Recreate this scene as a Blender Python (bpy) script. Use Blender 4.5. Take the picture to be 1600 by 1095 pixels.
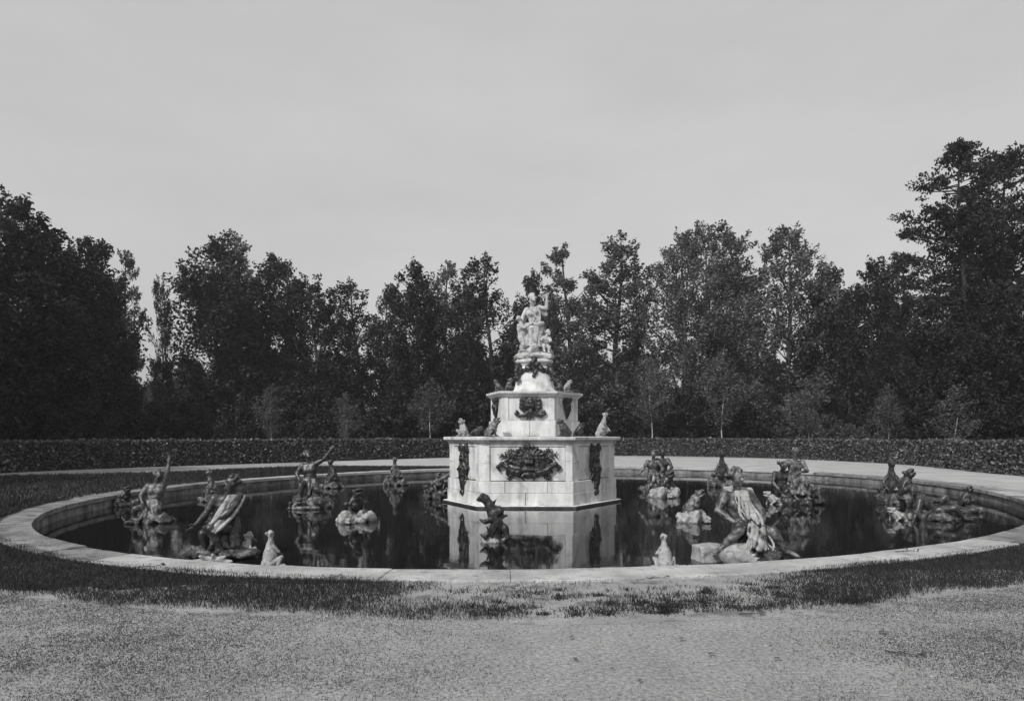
import bpy, bmesh, math, random
import numpy as np
from mathutils import Vector, Matrix
random.seed(7); RNG = np.random.default_rng(11)
sc = bpy.context.scene
for o in list(bpy.data.objects): bpy.data.objects.remove(o)
COL = sc.collection
PI = math.pi
# ---------------------------------------------------------------- camera, sky, sun, exposure
F_PX, X0, YH, EYE = 1020.0, 815.0, 680.0, 1.65     # measured from the photograph (1600 x 1095)
cd = bpy.data.cameras.new('camera'); cam = bpy.data.objects.new('camera', cd); COL.objects.link(cam)
cam.location = (0, 0, EYE); cam.rotation_euler = (PI/2, 0, 0)
cd.sensor_width = 36; cd.lens = F_PX/1600*36
cd.shift_x = (800-X0)/1600; cd.shift_y = (YH-547.5)/1600
cd.clip_start = 0.1; cd.clip_end = 3000
sc.camera = cam
SUN = Vector((-0.44, -0.63, 0.64)).normalized()
elev = math.asin(SUN.z); azim = math.atan2(SUN.x, SUN.y)
w = bpy.data.worlds.new('World'); sc.world = w; w.use_nodes = True
nt = w.node_tree; nt.nodes.clear()
sky = nt.nodes.new('ShaderNodeTexSky'); sky.sky_type = 'NISHITA'; sky.sun_disc = False
sky.sun_elevation = elev; sky.sun_rotation = azim; sky.air_density = 1.6; sky.dust_density = 4.0
bw = nt.nodes.new('ShaderNodeVectorMath'); bw.operation = 'DOT_PRODUCT'; bw.inputs[1].default_value = (0.05, 0.30, 0.65)   # black-and-white plate, sensitive to blue: the sky keeps only its brightness
bg = nt.nodes.new('ShaderNodeBackground'); bg.inputs['Strength'].default_value = 0.125
wo = nt.nodes.new('ShaderNodeOutputWorld')
mxs = nt.nodes.new('ShaderNodeMapRange'); mxs.clamp = False      # an overexposed plate flattens the sky's gradient
mxs.inputs['From Min'].default_value = 0; mxs.inputs['From Max'].default_value = 10; mxs.inputs['To Min'].default_value = 2.6; mxs.inputs['To Max'].default_value = 6.0
nt.links.new(sky.outputs[0], bw.inputs[0]); nt.links.new(bw.outputs['Value'], mxs.inputs['Value']); tcw = nt.nodes.new('ShaderNodeTexCoord'); mpw = nt.nodes.new('ShaderNodeMapping'); mpw.inputs['Scale'].default_value = (1.2, 1.2, 4.0)
cl = nt.nodes.new('ShaderNodeTexNoise'); cl.inputs['Scale'].default_value = 1.6; cl.inputs['Detail'].default_value = 7; cl.inputs['Roughness'].default_value = 0.6
clr_ = nt.nodes.new('ShaderNodeMapRange'); clr_.inputs['From Min'].default_value = 0.3; clr_.inputs['From Max'].default_value = 0.7; clr_.inputs['To Min'].default_value = 0.94; clr_.inputs['To Max'].default_value = 1.06
mlw = nt.nodes.new('ShaderNodeMath'); mlw.operation = 'MULTIPLY'      # faint thin cloud
nt.links.new(tcw.outputs['Generated'], mpw.inputs[0]); nt.links.new(mpw.outputs[0], cl.inputs['Vector']); nt.links.new(cl.outputs['Fac'], clr_.inputs['Value'])
nt.links.new(mxs.outputs[0], mlw.inputs[0]); nt.links.new(clr_.outputs[0], mlw.inputs[1]); nt.links.new(mlw.outputs[0], bg.inputs['Color']); nt.links.new(bg.outputs[0], wo.inputs[0])
sl = bpy.data.lights.new('sun', 'SUN'); so = bpy.data.objects.new('sun', sl); COL.objects.link(so)
sl.energy = 2.4; sl.angle = math.radians(0.5); sl.color = (1, 0.995, 0.985)
so.rotation_euler = SUN.to_track_quat('Z', 'Y').to_euler(); so.location = (-40, -20, 60)
sc.view_settings.view_transform = 'Standard'; sc.view_settings.look = 'None'
sc.view_settings.exposure = 0.3; sc.view_settings.gamma = 1; sc.view_settings.use_curve_mapping = False
sc.render.engine = 'CYCLES'

# ---------------------------------------------------------------- helpers
def gx(px, Y): return (px-X0)/F_PX*Y                # photograph column at distance Y -> world x
def gz(py, Y): return EYE-(py-YH)/F_PX*Y            # photograph row at distance Y -> world z
WATER = -0.31
def on_water(px, py):
    Y = (EYE-WATER)*F_PX/(py-YH); return (gx(px, Y), Y, WATER)
def tag(o, label=None, cat=None, group=None, kind=None):
    if label: o['label'] = label
    if cat: o['category'] = cat
    if group: o['group'] = group
    if kind: o['kind'] = kind
    return o
def empty(name, loc=(0, 0, 0), rz=0.0, s=(1, 1, 1)):
    o = bpy.data.objects.new(name, None); COL.objects.link(o)
    o.location = loc; o.rotation_euler = (0, 0, rz); o.scale = s if hasattr(s, '__len__') else (s, s, s)
    o.empty_display_size = 0.2
    return o
def link(name, me, mat=None, parent=None):
    o = bpy.data.objects.new(name, me); COL.objects.link(o)
    if mat is not None and len(me.materials) == 0: me.materials.append(mat)
    if parent is not None: o.parent = parent
    return o
def copy_tree(o, parent=None):
    c = o.copy(); COL.objects.link(c)
    if parent is not None: c.parent = parent
    for ch in list(o.children): copy_tree(ch, c)
    return c
def mesh_np(name, V, Fq, smooth=False):
    """V (n,3), Fq (m,k) constant-size faces"""
    me = bpy.data.meshes.new(name); V = np.asarray(V, np.float32); Fq = np.asarray(Fq, np.int32)
    m, k = Fq.shape
    me.vertices.add(len(V)); me.vertices.foreach_set('co', V.ravel())
    me.loops.add(m*k); me.loops.foreach_set('vertex_index', Fq.ravel())
    me.polygons.add(m); me.polygons.foreach_set('loop_start', np.arange(m, dtype=np.int32)*k)
    me.polygons.foreach_set('loop_total', np.full(m, k, np.int32))
    me.polygons.foreach_set('use_smooth', np.full(m, smooth, bool))
    me.update(calc_edges=True); me.validate()
    return me
def mesh_py(name, V, F, smooth=False, bevel=0.0, seg=1):
    me = bpy.data.meshes.new(name)
    bm = bmesh.new(); vs = [bm.verts.new(v) for v in V]
    for f in F: bm.faces.new([vs[i] for i in f])
    bmesh.ops.recalc_face_normals(bm, faces=bm.faces)
    if bevel: bmesh.ops.bevel(bm, geom=list(bm.edges), offset=bevel, segments=seg, affect='EDGES', profile=0.5)
    bm.to_mesh(me); bm.free()
    if smooth: me.polygons.foreach_set('use_smooth', [True]*len(me.polygons))
    return me

# ---------------------------------------------------------------- materials (all grey: a black-and-white photograph)
def g(v): return (v, v, v, 1)
def material(name, c1, c2=None, scale=3.0, rough=0.8, bump=0.0, bscale=None, spec=0.3, c3=None, s3=20.0, contrast=(0.35, 0.65), transl=0.0, island=0.0, metal=0.0, detail=8.0):
    m = bpy.data.materials.new(name); m.use_nodes = True; n = m.node_tree.nodes; l = m.node_tree.links
    b = n['Principled BSDF']; b.inputs['Roughness'].default_value = rough
    b.inputs['Specular IOR Level'].default_value = spec; b.inputs['Metallic'].default_value = metal
    tc = n.new('ShaderNodeTexCoord'); out = None
    if c2 is not None:
        nz = n.new('ShaderNodeTexNoise'); nz.inputs['Scale'].default_value = scale; nz.inputs['Detail'].default_value = detail
        nz.inputs['Roughness'].default_value = 0.62
        l.new(tc.outputs['Object'], nz.inputs['Vector'])
        r = n.new('ShaderNodeValToRGB'); r.color_ramp.elements[0].position = contrast[0]; r.color_ramp.elements[1].position = contrast[1]
        r.color_ramp.elements[0].color = g(c1); r.color_ramp.elements[1].color = g(c2)
        l.new(nz.outputs['Fac'], r.inputs[0]); out = r.outputs[0]
        if c3 is not None:
            n3 = n.new('ShaderNodeTexNoise'); n3.inputs['Scale'].default_value = s3; n3.inputs['Detail'].default_value = 5
            l.new(tc.outputs['Object'], n3.inputs['Vector'])
            r3 = n.new('ShaderNodeValToRGB'); r3.color_ramp.elements[0].position = 0.52; r3.color_ramp.elements[1].position = 0.7
            r3.color_ramp.elements[0].color = g(0); r3.color_ramp.elements[1].color = g(1)
            l.new(n3.outputs['Fac'], r3.inputs[0])
            mx = n.new('ShaderNodeMix'); mx.data_type = 'RGBA'
            l.new(r3.outputs[0], mx.inputs['Factor']); l.new(out, mx.inputs['A']); mx.inputs['B'].default_value = g(c3)
            out = mx.outputs['Result']
    if island:
        ge = n.new('ShaderNodeNewGeometry'); mr = n.new('ShaderNodeMapRange')
        mr.inputs['To Min'].default_value = 1-island; mr.inputs['To Max'].default_value = 1+island
        l.new(ge.outputs['Random Per Island'], mr.inputs['Value'])
        mm = n.new('ShaderNodeMix'); mm.data_type = 'RGBA'; mm.blend_type = 'MULTIPLY'; mm.inputs['Factor'].default_value = 1
        if out is None: mm.inputs['A'].default_value = g(c1)
        else: l.new(out, mm.inputs['A'])
        l.new(mr.outputs[0], mm.inputs['B']); out = mm.outputs['Result']
    if out is None: b.inputs['Base Color'].default_value = g(c1)
    else: l.new(out, b.inputs['Base Color'])
    if bump:
        nb = n.new('ShaderNodeTexNoise'); nb.inputs['Scale'].default_value = bscale or scale*6; nb.inputs['Detail'].default_value = 6
        l.new(tc.outputs['Object'], nb.inputs['Vector'])
        bp = n.new('ShaderNodeBump'); bp.inputs['Strength'].default_value = min(1, bump*4); bp.inputs['Distance'].default_value = bump*0.12
        l.new(nb.outputs['Fac'], bp.inputs['Height']); l.new(bp.outputs[0], b.inputs['Normal'])
    if transl:
        tr = n.new('ShaderNodeBsdfTranslucent'); ms = n.new('ShaderNodeMixShader'); ms.inputs[0].default_value = transl
        if out is None: tr.inputs['Color'].default_value = g(c1)
        else: l.new(out, tr.inputs['Color'])
        l.new(b.outputs[0], ms.inputs[1]); l.new(tr.outputs[0], ms.inputs[2]); l.new(ms.outputs[0], n['Material Output'].inputs['Surface'])
    return m
M = {}
M['stone'] = material('pale_limestone', 0.54, 0.76, 1.7, 0.85, 0.14, 45, c3=0.36, s3=2.2, contrast=(0.3, 0.62))
M['joint'] = material('stone_joint', 0.26, 0.36, 4, 0.95)
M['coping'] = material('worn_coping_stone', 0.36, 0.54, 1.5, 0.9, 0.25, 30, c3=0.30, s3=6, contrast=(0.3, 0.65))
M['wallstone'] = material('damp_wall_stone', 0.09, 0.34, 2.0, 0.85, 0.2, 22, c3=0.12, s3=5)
M['marble'] = material('white_marble', 0.42, 0.62, 5, 0.75, 0.12, 60, c3=0.24, s3=11)
M['lead'] = material('dark_lead', 0.015, 0.042, 5, 0.40, 0.06, 60, spec=0.55, c3=0.11, s3=9)
M['patina'] = material('weathered_lead', 0.025, 0.24, 8, 0.45, 0.08, 60, spec=0.6, c3=0.025, s3=7, contrast=(0.42, 0.66))
M['ornament'] = material('black_lead', 0.010, 0.026, 8, 0.42, 0.06, 60, spec=0.5, c3=0.055, s3=12)
M['wetstone'] = material('wet_dark_stone', 0.02, 0.06, 3, 0.35, 0.2, 30, spec=0.5)
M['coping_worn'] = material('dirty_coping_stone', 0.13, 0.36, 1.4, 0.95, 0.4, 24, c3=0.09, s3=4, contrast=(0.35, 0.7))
M['pale'] = material('lime_crusted_lead', 0.26, 0.42, 7, 0.7, 0.12, 60, c3=0.14, s3=12)
M['rock'] = material('wet_rock', 0.03, 0.10, 6, 0.5, 0.4, 25, c3=0.30, s3=6)
M['gravel'] = material('sandy_gravel', 0.255, 0.345, 1.6, 0.95, 0.0, c3=0.25, s3=0.8, contrast=(0.3, 0.68))
M['soil'] = material('verge_soil', 0.26, 0.36, 1.3, 0.95, 0.0, c3=0.12, s3=3)
M['lawn'] = material('lawn_turf', 0.045, 0.10, 1.2, 0.95, 0.4, 30, c3=0.03, s3=4)
M['path'] = material('pale_path', 0.34, 0.46, 0.8, 0.95, 0.2, 30)
M['pebble'] = material('pebble', 0.22, island=0.6, rough=0.9)
M['weed'] = material('dry_weed', 0.075, island=0.6, rough=0.8, transl=0.15)
M['grass'] = material('grass_blade', 0.030, island=0.7, rough=0.7, transl=0.2)
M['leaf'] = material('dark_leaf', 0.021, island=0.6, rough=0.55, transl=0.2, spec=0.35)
M['leaf_pale'] = material('pale_leaf', 0.085, island=0.6, rough=0.5, transl=0.25, spec=0.45)  # paler foliage; on the right-hand shrubs it carries sunlight in its colour
M['needle'] = material('pine_needle', 0.017, island=0.5, rough=0.6, transl=0.1)
M['hedge'] = material('hedge_leaf', 0.095, island=0.9, rough=0.4, transl=0.15, spec=0.5)
M['hedgecore'] = material('hedge_inside', 0.015, 0.03, 5, 0.95)
M['bark'] = material('bark', 0.04, 0.10, 6, 0.9, 0.4, 20)
M['barkdark'] = material('pine_bark', 0.018, 0.045, 6, 0.95, 0.4, 20)
M['barkpale'] = material('pale_bark', 0.26, 0.42, 8, 0.85, 0.2, 20)
M['deadleaf'] = material('dead_leaf', 0.07, 0.12, 20, 0.8)
# gravel: speckled fine relief
def finish_gravel(m, amt):
    n = m.node_tree.nodes; l = m.node_tree.links; b = n['Principled BSDF']
    tc = n.new('ShaderNodeTexCoord')
    base = b.inputs['Base Color'].links[0].from_socket
    n1 = n.new('ShaderNodeTexNoise'); n1.inputs['Scale'].default_value = 30; n1.inputs['Detail'].default_value = 12; n1.inputs['Roughness'].default_value = 0.75
    l.new(tc.outputs['Object'], n1.inputs['Vector'])
    r = n.new('ShaderNodeMapRange'); r.inputs['From Min'].default_value = 0.3; r.inputs['From Max'].default_value = 0.7
    r.inputs['To Min'].default_value = 1-amt; r.inputs['To Max'].default_value = 1+amt
    l.new(n1.outputs['Fac'], r.inputs['Value'])
    mx = n.new('ShaderNodeMix'); mx.data_type = 'RGBA'; mx.blend_type = 'MULTIPLY'; mx.inputs['Factor'].default_value = 1
    l.new(base, mx.inputs['A']); l.new(r.outputs[0], mx.inputs['B']); l.new(mx.outputs['Result'], b.inputs['Base Color'])
    bp = n.new('ShaderNodeBump'); bp.inputs['Strength'].default_value = 0.9; bp.inputs['Distance'].default_value = 0.02
    l.new(n1.outputs['Fac'], bp.inputs['Height']); l.new(bp.outputs[0], b.inputs['Normal'])
finish_gravel(M['gravel'], 0.7)
finish_gravel(M['path'], 0.2); finish_gravel(M['soil'], 0.45)
def add_streaks(m, lo, sc3):
    n = m.node_tree.nodes; l = m.node_tree.links; b = n['Principled BSDF']; base = b.inputs['Base Color'].links[0].from_socket
    ge = n.new('ShaderNodeNewGeometry'); mp = n.new('ShaderNodeMapping'); mp.inputs['Scale'].default_value = sc3
    nz = n.new('ShaderNodeTexNoise'); nz.inputs['Scale'].default_value = 1.0; nz.inputs['Detail'].default_value = 7; nz.inputs['Roughness'].default_value = 0.6
    r = n.new('ShaderNodeMapRange'); r.inputs['From Min'].default_value = 0.36; r.inputs['From Max'].default_value = 0.58; r.inputs['To Min'].default_value = lo; r.inputs['To Max'].default_value = 1.0
    mx = n.new('ShaderNodeMix'); mx.data_type = 'RGBA'; mx.blend_type = 'MULTIPLY'; mx.inputs['Factor'].default_value = 1
    l.new(ge.outputs['Position'], mp.inputs[0]); l.new(mp.outputs[0], nz.inputs['Vector']); l.new(nz.outputs['Fac'], r.inputs['Value'])
    l.new(base, mx.inputs['A']); l.new(r.outputs[0], mx.inputs['B']); l.new(mx.outputs['Result'], b.inputs['Base Color'])
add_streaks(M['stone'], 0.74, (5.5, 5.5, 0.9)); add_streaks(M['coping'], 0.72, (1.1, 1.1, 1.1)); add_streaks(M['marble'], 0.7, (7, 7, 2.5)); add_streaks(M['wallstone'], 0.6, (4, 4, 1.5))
# water
wm = bpy.data.materials.new('still_water'); wm.use_nodes = True
n = wm.node_tree.nodes; l = wm.node_tree.links; b = n['Principled BSDF']
b.inputs['Base Color'].default_value = g(0.008); b.inputs['Roughness'].default_value = 0.045; b.inputs['IOR'].default_value = 1.6
tc = n.new('ShaderNodeTexCoord'); nz = n.new('ShaderNodeTexNoise'); nz.inputs['Scale'].default_value = 2.2; nz.inputs['Detail'].default_value = 3
l.new(tc.outputs['Object'], nz.inputs['Vector'])
bp = n.new('ShaderNodeBump'); bp.inputs['Strength'].default_value = 0.10; bp.inputs['Distance'].default_value = 0.02
l.new(nz.outputs['Fac'], bp.inputs['Height']); l.new(bp.outputs[0], b.inputs['Normal'])
M['water'] = wm

# ---------------------------------------------------------------- ground, basin, water
EC = np.array([1.600, 21.118]); EA, EB, ER = 14.073, 11.889, 0.8363
_cr, _sr = math.cos(ER), math.sin(ER)
def ell(t, off=0.0):
    """point on the basin's inner rim, moved outwards along the normal by off"""
    c, s = math.cos(t), math.sin(t)
    u, v = EA*c, EB*s; nu, nv = EB*c, EA*s; ln = math.hypot(nu, nv); u += off*nu/ln; v += off*nv/ln
    return (EC[0]+u*_cr-v*_sr, EC[1]+u*_sr+v*_cr)
def ell_np(t, off):
    c, s = np.cos(t), np.sin(t); u, v = EA*c, EB*s; nu, nv = EB*c, EA*s; ln = np.hypot(nu, nv)
    u = u+off*nu/ln; v = v+off*nv/ln
    return EC[0]+u*_cr-v*_sr, EC[1]+u*_sr+v*_cr
def ring_sheet(name, offs, zs, mat, n=192, t0=0, t1=2*PI, closed=True):
    V = []; F = []
    m = len(offs); cnt = n if closed else n+1
    for i in range(cnt):
        t = t0+(t1-t0)*i/n
        for o, z in zip(offs, zs):
            x, y = ell(t, o(t) if callable(o) else o); V.append((x, y, z(x, y) if callable(z) else z))
    for i in range(n):
        for j in range(m-1):
            a = i*m+j; bb = ((i+1) % cnt)*m+j; F.append((a, a+1, bb+1, bb))
    me = mesh_py(name, V, F, smooth=True); 
    for p in me.polygons:
        if p.normal.z < 0: p.flip()
    return link(name, me, mat)
COPW = 0.56
tag(ring_sheet('gravel_ground', [0.2, 1, 2, 4, 8, 16, 40, 120, 300, 700], [-0.035]*10, M['gravel']), kind='structure')
VW = lambda t: 1.95+0.22*math.sin(5*t+1)+0.13*math.sin(13*t)+0.07*math.sin(31*t+2)
tag(ring_sheet('verge_soil', [0.3, 0.9, VW], [-0.031, -0.026, -0.0335], M['soil'], 400), kind='structure')
# dark turf under the dense grass at both ends of the near verge
def t_of(x, y):
    dx, dy = x-EC[0], y-EC[1]; u, v = dx*_cr+dy*_sr, -dx*_sr+dy*_cr
    return math.atan2(v/EB, u/EA)
def turf_arc(p0, p1, TAP):
    a0, a1 = t_of(*p0), t_of(*p1)
    if a1 < a0: a1 += 2*PI
    sm = lambda q: (lambda c: c*c*(3-2*c))(min(1, max(0, q)))
    W_ = lambda t: 0.42+(1.36+0.10*math.sin(17*t)+0.07*math.sin(41*t+1)+0.05*math.sin(97*t))*sm((t-a0)/(a1-a0)/TAP[0])*sm((a1-t)/(a1-a0)/TAP[1])
    tag(ring_sheet('verge_turf', [0.40, lambda t: 0.4+(W_(t)-0.4)*0.5, W_], [-0.027, -0.024, -0.0325], M['lawn'], 160, a0, a1, False), kind='structure')
turf_arc((-15.0, 16.0), (-0.4, 8.0), (0.02, 0.3)); turf_arc((2.6, 8.2), (14.5, 13.0), (0.35, 0.02))
# lawn on the shaded far left side and pale path beyond it: angles in the ellipse's own parameter
tA = t_of(-1.5, 33.0); tB = t_of(-12.0, 12.0)
if tB < tA: tB += 2*PI
_sm = lambda q: (lambda c: c*c*(3-2*c))(min(1, max(0, q)))
LW = lambda t: 0.8+(6.5*_sm((t-tA)/(tB-tA)/0.3)+7.5*_sm(((t-tA)/(tB-tA)-0.42)/0.25))*_sm((tB-t)/0.3)
tag(ring_sheet('lawn', [0.4, 1.5, 3, LW], [-0.029, -0.026, -0.026, -0.029], M['lawn'], 240, tA, tB, False), kind='structure')
tC = t_of(15.0, 20.0); tD = t_of(-9.0, 36.0)
if tD < tC: tD += 2*PI
tag(ring_sheet('path', [0.5, 4, 9, 17], [-0.027]*4, M['path'], 200, tC, tD, False), kind='structure')
# water
V = [ell(2*PI*i/160, 0.02)+(WATER,) for i in range(160)]
tag(link('pond_water', mesh_py('pond_water', V, [list(range(160))]), M['water']), kind='structure')
# basin: coping stones and wall stones, one by one
basin = tag(empty('fountain_basin', (EC[0], EC[1], 0)), 'wide round stone basin with a flat pale coping around dark water', 'basin')
def local(p): return (p[0]-EC[0], p[1]-EC[1])
NS = 62; rs = random.Random(3)
def ring_block(t0, t1, o0, o1, z0, z1, k=3, bevel=0.007, jit=0.0):
    V = []; F = []
    for i in range(k+1):
        t = t0+(t1-t0)*i/k
        for (o, z) in ((o0, z0), (o1, z0), (o1, z1), (o0, z1)):
            x, y = ell(t, o); V.append((*local((x, y)), z+(rs.uniform(-jit, jit) if z == z1 else 0)))
    for i in range(k):
        for j in range(4):
            F.append((i*4+j, i*4+(j+1) % 4, (i+1)*4+(j+1) % 4, (i+1)*4+j))
    F.append((0, 1, 2, 3)); F.append(tuple(k*4+j for j in range(4)))
    return mesh_py('block', V, F, bevel=bevel)
tt = 0.0; edges = []
while tt < 2*PI-0.05:
    edges.append(tt); tt += 2*PI/NS*rs.uniform(0.82, 1.18)
edges.append(2*PI+edges[0])
for i in range(len(edges)-1):
    dz = rs.uniform(-0.006, 0.008); dw = rs.uniform(-0.03, 0.03); gap = 0.00015
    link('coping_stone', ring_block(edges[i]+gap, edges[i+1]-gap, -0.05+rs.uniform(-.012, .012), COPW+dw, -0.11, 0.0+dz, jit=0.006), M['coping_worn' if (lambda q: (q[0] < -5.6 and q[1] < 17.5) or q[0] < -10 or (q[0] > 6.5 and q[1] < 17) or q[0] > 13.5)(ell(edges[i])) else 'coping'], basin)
for i in range(52):
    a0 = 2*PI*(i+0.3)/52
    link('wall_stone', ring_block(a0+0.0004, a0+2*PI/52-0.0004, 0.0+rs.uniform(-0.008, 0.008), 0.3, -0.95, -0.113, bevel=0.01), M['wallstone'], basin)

# ---------------------------------------------------------------- implicit sculpting
class Sculpt:
    def __init__(s, lo, hi, h):
        s.lo = np.array(lo, float)-2*h; s.h = h
        s.n = np.ceil((np.array(hi, float)+2*h-s.lo)/h).astype(int)+1
        s.D = np.full(s.n, 1.0, np.float32)
        s.ax = [s.lo[i]+h*np.arange(s.n[i]) for i in range(3)]
    def _win(s, lo, hi):
        i0 = np.clip(np.floor((np.asarray(lo)-s.lo)/s.h).astype(int), 0, s.n)
        i1 = np.clip(np.ceil((np.asarray(hi)-s.lo)/s.h).astype(int)+1, 0, s.n)
        if (i1 <= i0).any(): return None
        sl_ = tuple(slice(a, c) for a, c in zip(i0, i1))
        P = np.stack(np.meshgrid(*[s.ax[i][sl_[i]] for i in range(3)], indexing='ij'), -1)
        return sl_, P
    def _mix(s, sl_, d, k, cut):
        A = s.D[sl_]
        if cut: A = -A
        d = d.astype(np.float32)
        hh = np.clip(0.5+0.5*(d-A)/k, 0, 1)
        R = d+(A-d)*hh-k*hh*(1-hh)
        s.D[sl_] = -R if cut else R
    def cap(s, a, b_, ra, rb=None, k=0.03, cut=False):
        rb = ra if rb is None else rb; a = np.asarray(a, float); b_ = np.asarray(b_, float); m = max(ra, rb)+k+3*s.h
        w_ = s._win(np.minimum(a, b_)-m, np.maximum(a, b_)+m)
        if w_ is None: return s
        sl_, P = w_; ab = b_-a; L2 = max(1e-9, ab@ab)
        t = np.clip(((P-a)@ab)/L2, 0, 1)
        d = np.linalg.norm(P-a-t[..., None]*ab, axis=-1)-(ra+(rb-ra)*t)
        s._mix(sl_, d, k, cut); return s
    def chain(s, pts, r0, r1, k=0.02, cut=False):
        nn = len(pts)-1
        for i in range(nn): s.cap(pts[i], pts[i+1], r0+(r1-r0)*i/nn, r0+(r1-r0)*(i+1)/nn, k, cut)
        return s
    def ell(s, c, r, R=None, k=0.03, cut=False):
        c = np.asarray(c, float); r = np.asarray(r if hasattr(r, '__len__') else (r, r, r), float); m = r.max()+k+3*s.h
        w_ = s._win(c-m, c+m)
        if w_ is None: return s
        sl_, P = w_; Q = P-c
        if R is not None: Q = Q@np.asarray(R)          # columns of R are the local axes
        k0 = np.linalg.norm(Q/r, axis=-1); k1 = np.linalg.norm(Q/(r*r), axis=-1)+1e-9
        d = k0*(k0-1)/k1
        s._mix(sl_, d, k, cut); return s
    def box(s, c, r, rz=0.0, rnd=0.02, k=0.03, cut=False):
        c = np.asarray(c, float); r = np.asarray(r, float); m = np.linalg.norm(r)+k+3*s.h
        w_ = s._win(c-m, c+m)
        if w_ is None: return s
        sl_, P = w_; Q = P-c; ca, sa = math.cos(rz), math.sin(rz)
        X = Q[..., 0]*ca+Q[..., 1]*sa; Y = -Q[..., 0]*sa+Q[..., 1]*ca
        q = np.abs(np.stack([X, Y, Q[..., 2]], -1))-(r-rnd)
        d = np.linalg.norm(np.maximum(q, 0), axis=-1)+np.minimum(q.max(-1), 0)-rnd
        s._mix(sl_, d, k, cut); return s
    def rough(s, amp, freq, seed=0, oct=3):
        rg = np.random.default_rng(seed); P = np.stack(np.meshgrid(*s.ax, indexing='ij'), -1); N = 0
        for o in range(oct):
            f = freq*1.9**o
            for _ in range(3):
                d = rg.normal(size=3); d /= np.linalg.norm(d)
                N = N+np.sin((P@d)*f+rg.uniform(0, 6.28)+1.3*np.sin((P@rg.normal(size=3))*f*0.6))/(3*1.7**o)
        s.D += (amp*N).astype(np.float32); return s
    def mesh(s, name):
        D = s.D; I = D < 0
        I[0] = I[-1] = False; I[:, 0] = I[:, -1] = False; I[:, :, 0] = I[:, :, -1] = False
        D = np.where(I, D, np.maximum(D, 1e-5))
        nx, ny, nz_ = D.shape; C = np.zeros((nx-1, ny-1, nz_-1, 3), np.float32); cnt = np.zeros((nx-1, ny-1, nz_-1), np.float32)
        offs = [(i, j, k_) for i in (0, 1) for j in (0, 1) for k_ in (0, 1)]
        for a in offs:
            for ax in range(3):
                if a[ax]: continue
                b_ = list(a); b_[ax] = 1
                sa = tuple(slice(o, D.shape[i]-1+o) for i, o in enumerate(a)); sb = tuple(slice(o, D.shape[i]-1+o) for i, o in enumerate(b_))
                cr = I[sa] != I[sb]; da, db = D[sa][cr], D[sb][cr]; t = da/(da-db)
                p = np.tile(np.array(a, np.float32), (len(t), 1)); p[:, ax] = t
                C[cr] += p; cnt[cr] += 1
        act = cnt > 0; idx = np.full(act.shape, -1, np.int64); idx[act] = np.arange(act.sum())
        base = np.argwhere(act); V = (base+C[act]/cnt[act][:, None])*s.h+s.lo
        Q = []
        for ax in range(3):
            u, v = (ax+1) % 3, (ax+2) % 3
            sa = [slice(None)]*3; sb = [slice(None)]*3; sa[ax] = slice(0, -1); sb[ax] = slice(1, None)
            cr = I[tuple(sa)] != I[tuple(sb)]; e = np.argwhere(cr); flip = ~I[tuple(sa)][cr]
            ok = (e[:, u] > 0) & (e[:, v] > 0) & (e[:, u] < D.shape[u]-1) & (e[:, v] < D.shape[v]-1); e = e[ok]; flip = flip[ok]
            def at(du, dv):
                q = e.copy(); q[:, u] += du; q[:, v] += dv; return idx[q[:, 0], q[:, 1], q[:, 2]]
            quad = np.stack([at(-1, -1), at(0, -1), at(0, 0), at(-1, 0)], 1); quad[flip] = quad[flip][:, ::-1]
            Q.append(quad)
        Q = np.concatenate(Q); Q = Q[(Q >= 0).all(1)]
        return mesh_np(name, V, Q, smooth=True)
def A(*v): return np.array(v, float)
def unit(v): v = np.asarray(v, float); return v/max(1e-9, np.linalg.norm(v))
def hand(S, wrist, d, side, s_=1.0, curl=0.35, spread=0.25):
    """palm, four unequal fingers and a thumb; d: direction the hand points, side: direction of the thumb"""
    d = unit(d); side = unit(np.asarray(side)-d*(np.asarray(side)@d)); nrm = np.cross(d, side); wrist = np.asarray(wrist, float)
    R = np.stack([side, nrm, d], 1); pc = wrist+d*0.05*s_
    S.ell(pc, A(0.042, 0.018, 0.055)*s_, R, k=0.015*s_)
    for i, (ln, o) in enumerate(((0.072, 0.030), (0.082, 0.010), (0.076, -0.011), (0.058, -0.031))):
        r = max(0.0105*s_, S.h*0.62); ang = spread*o/0.03*0.6
        f = unit(d+side*ang); b0 = pc+side*o*1.05*s_+d*0.040*s_
        b1 = b0+f*ln*0.55*s_; b2 = b1+unit(f*math.cos(curl)+nrm*math.sin(curl))*ln*0.5*s_
        S.cap(b0, b1, r*1.05, r, 0.006*s_); S.cap(b1, b2, r, r*0.8, 0.006*s_)
    r = max(0.0125*s_, S.h*0.65); t0 = wrist+d*0.025*s_+side*0.03*s_; t1 = t0+unit(d*0.7+side)*0.04*s_; t2 = t1+unit(d+side*0.35)*0.034*s_
    S.cap(t0, t1, r*1.15, r, 0.01*s_); S.cap(t1, t2, r, r*0.85, 0.006*s_)
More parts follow.
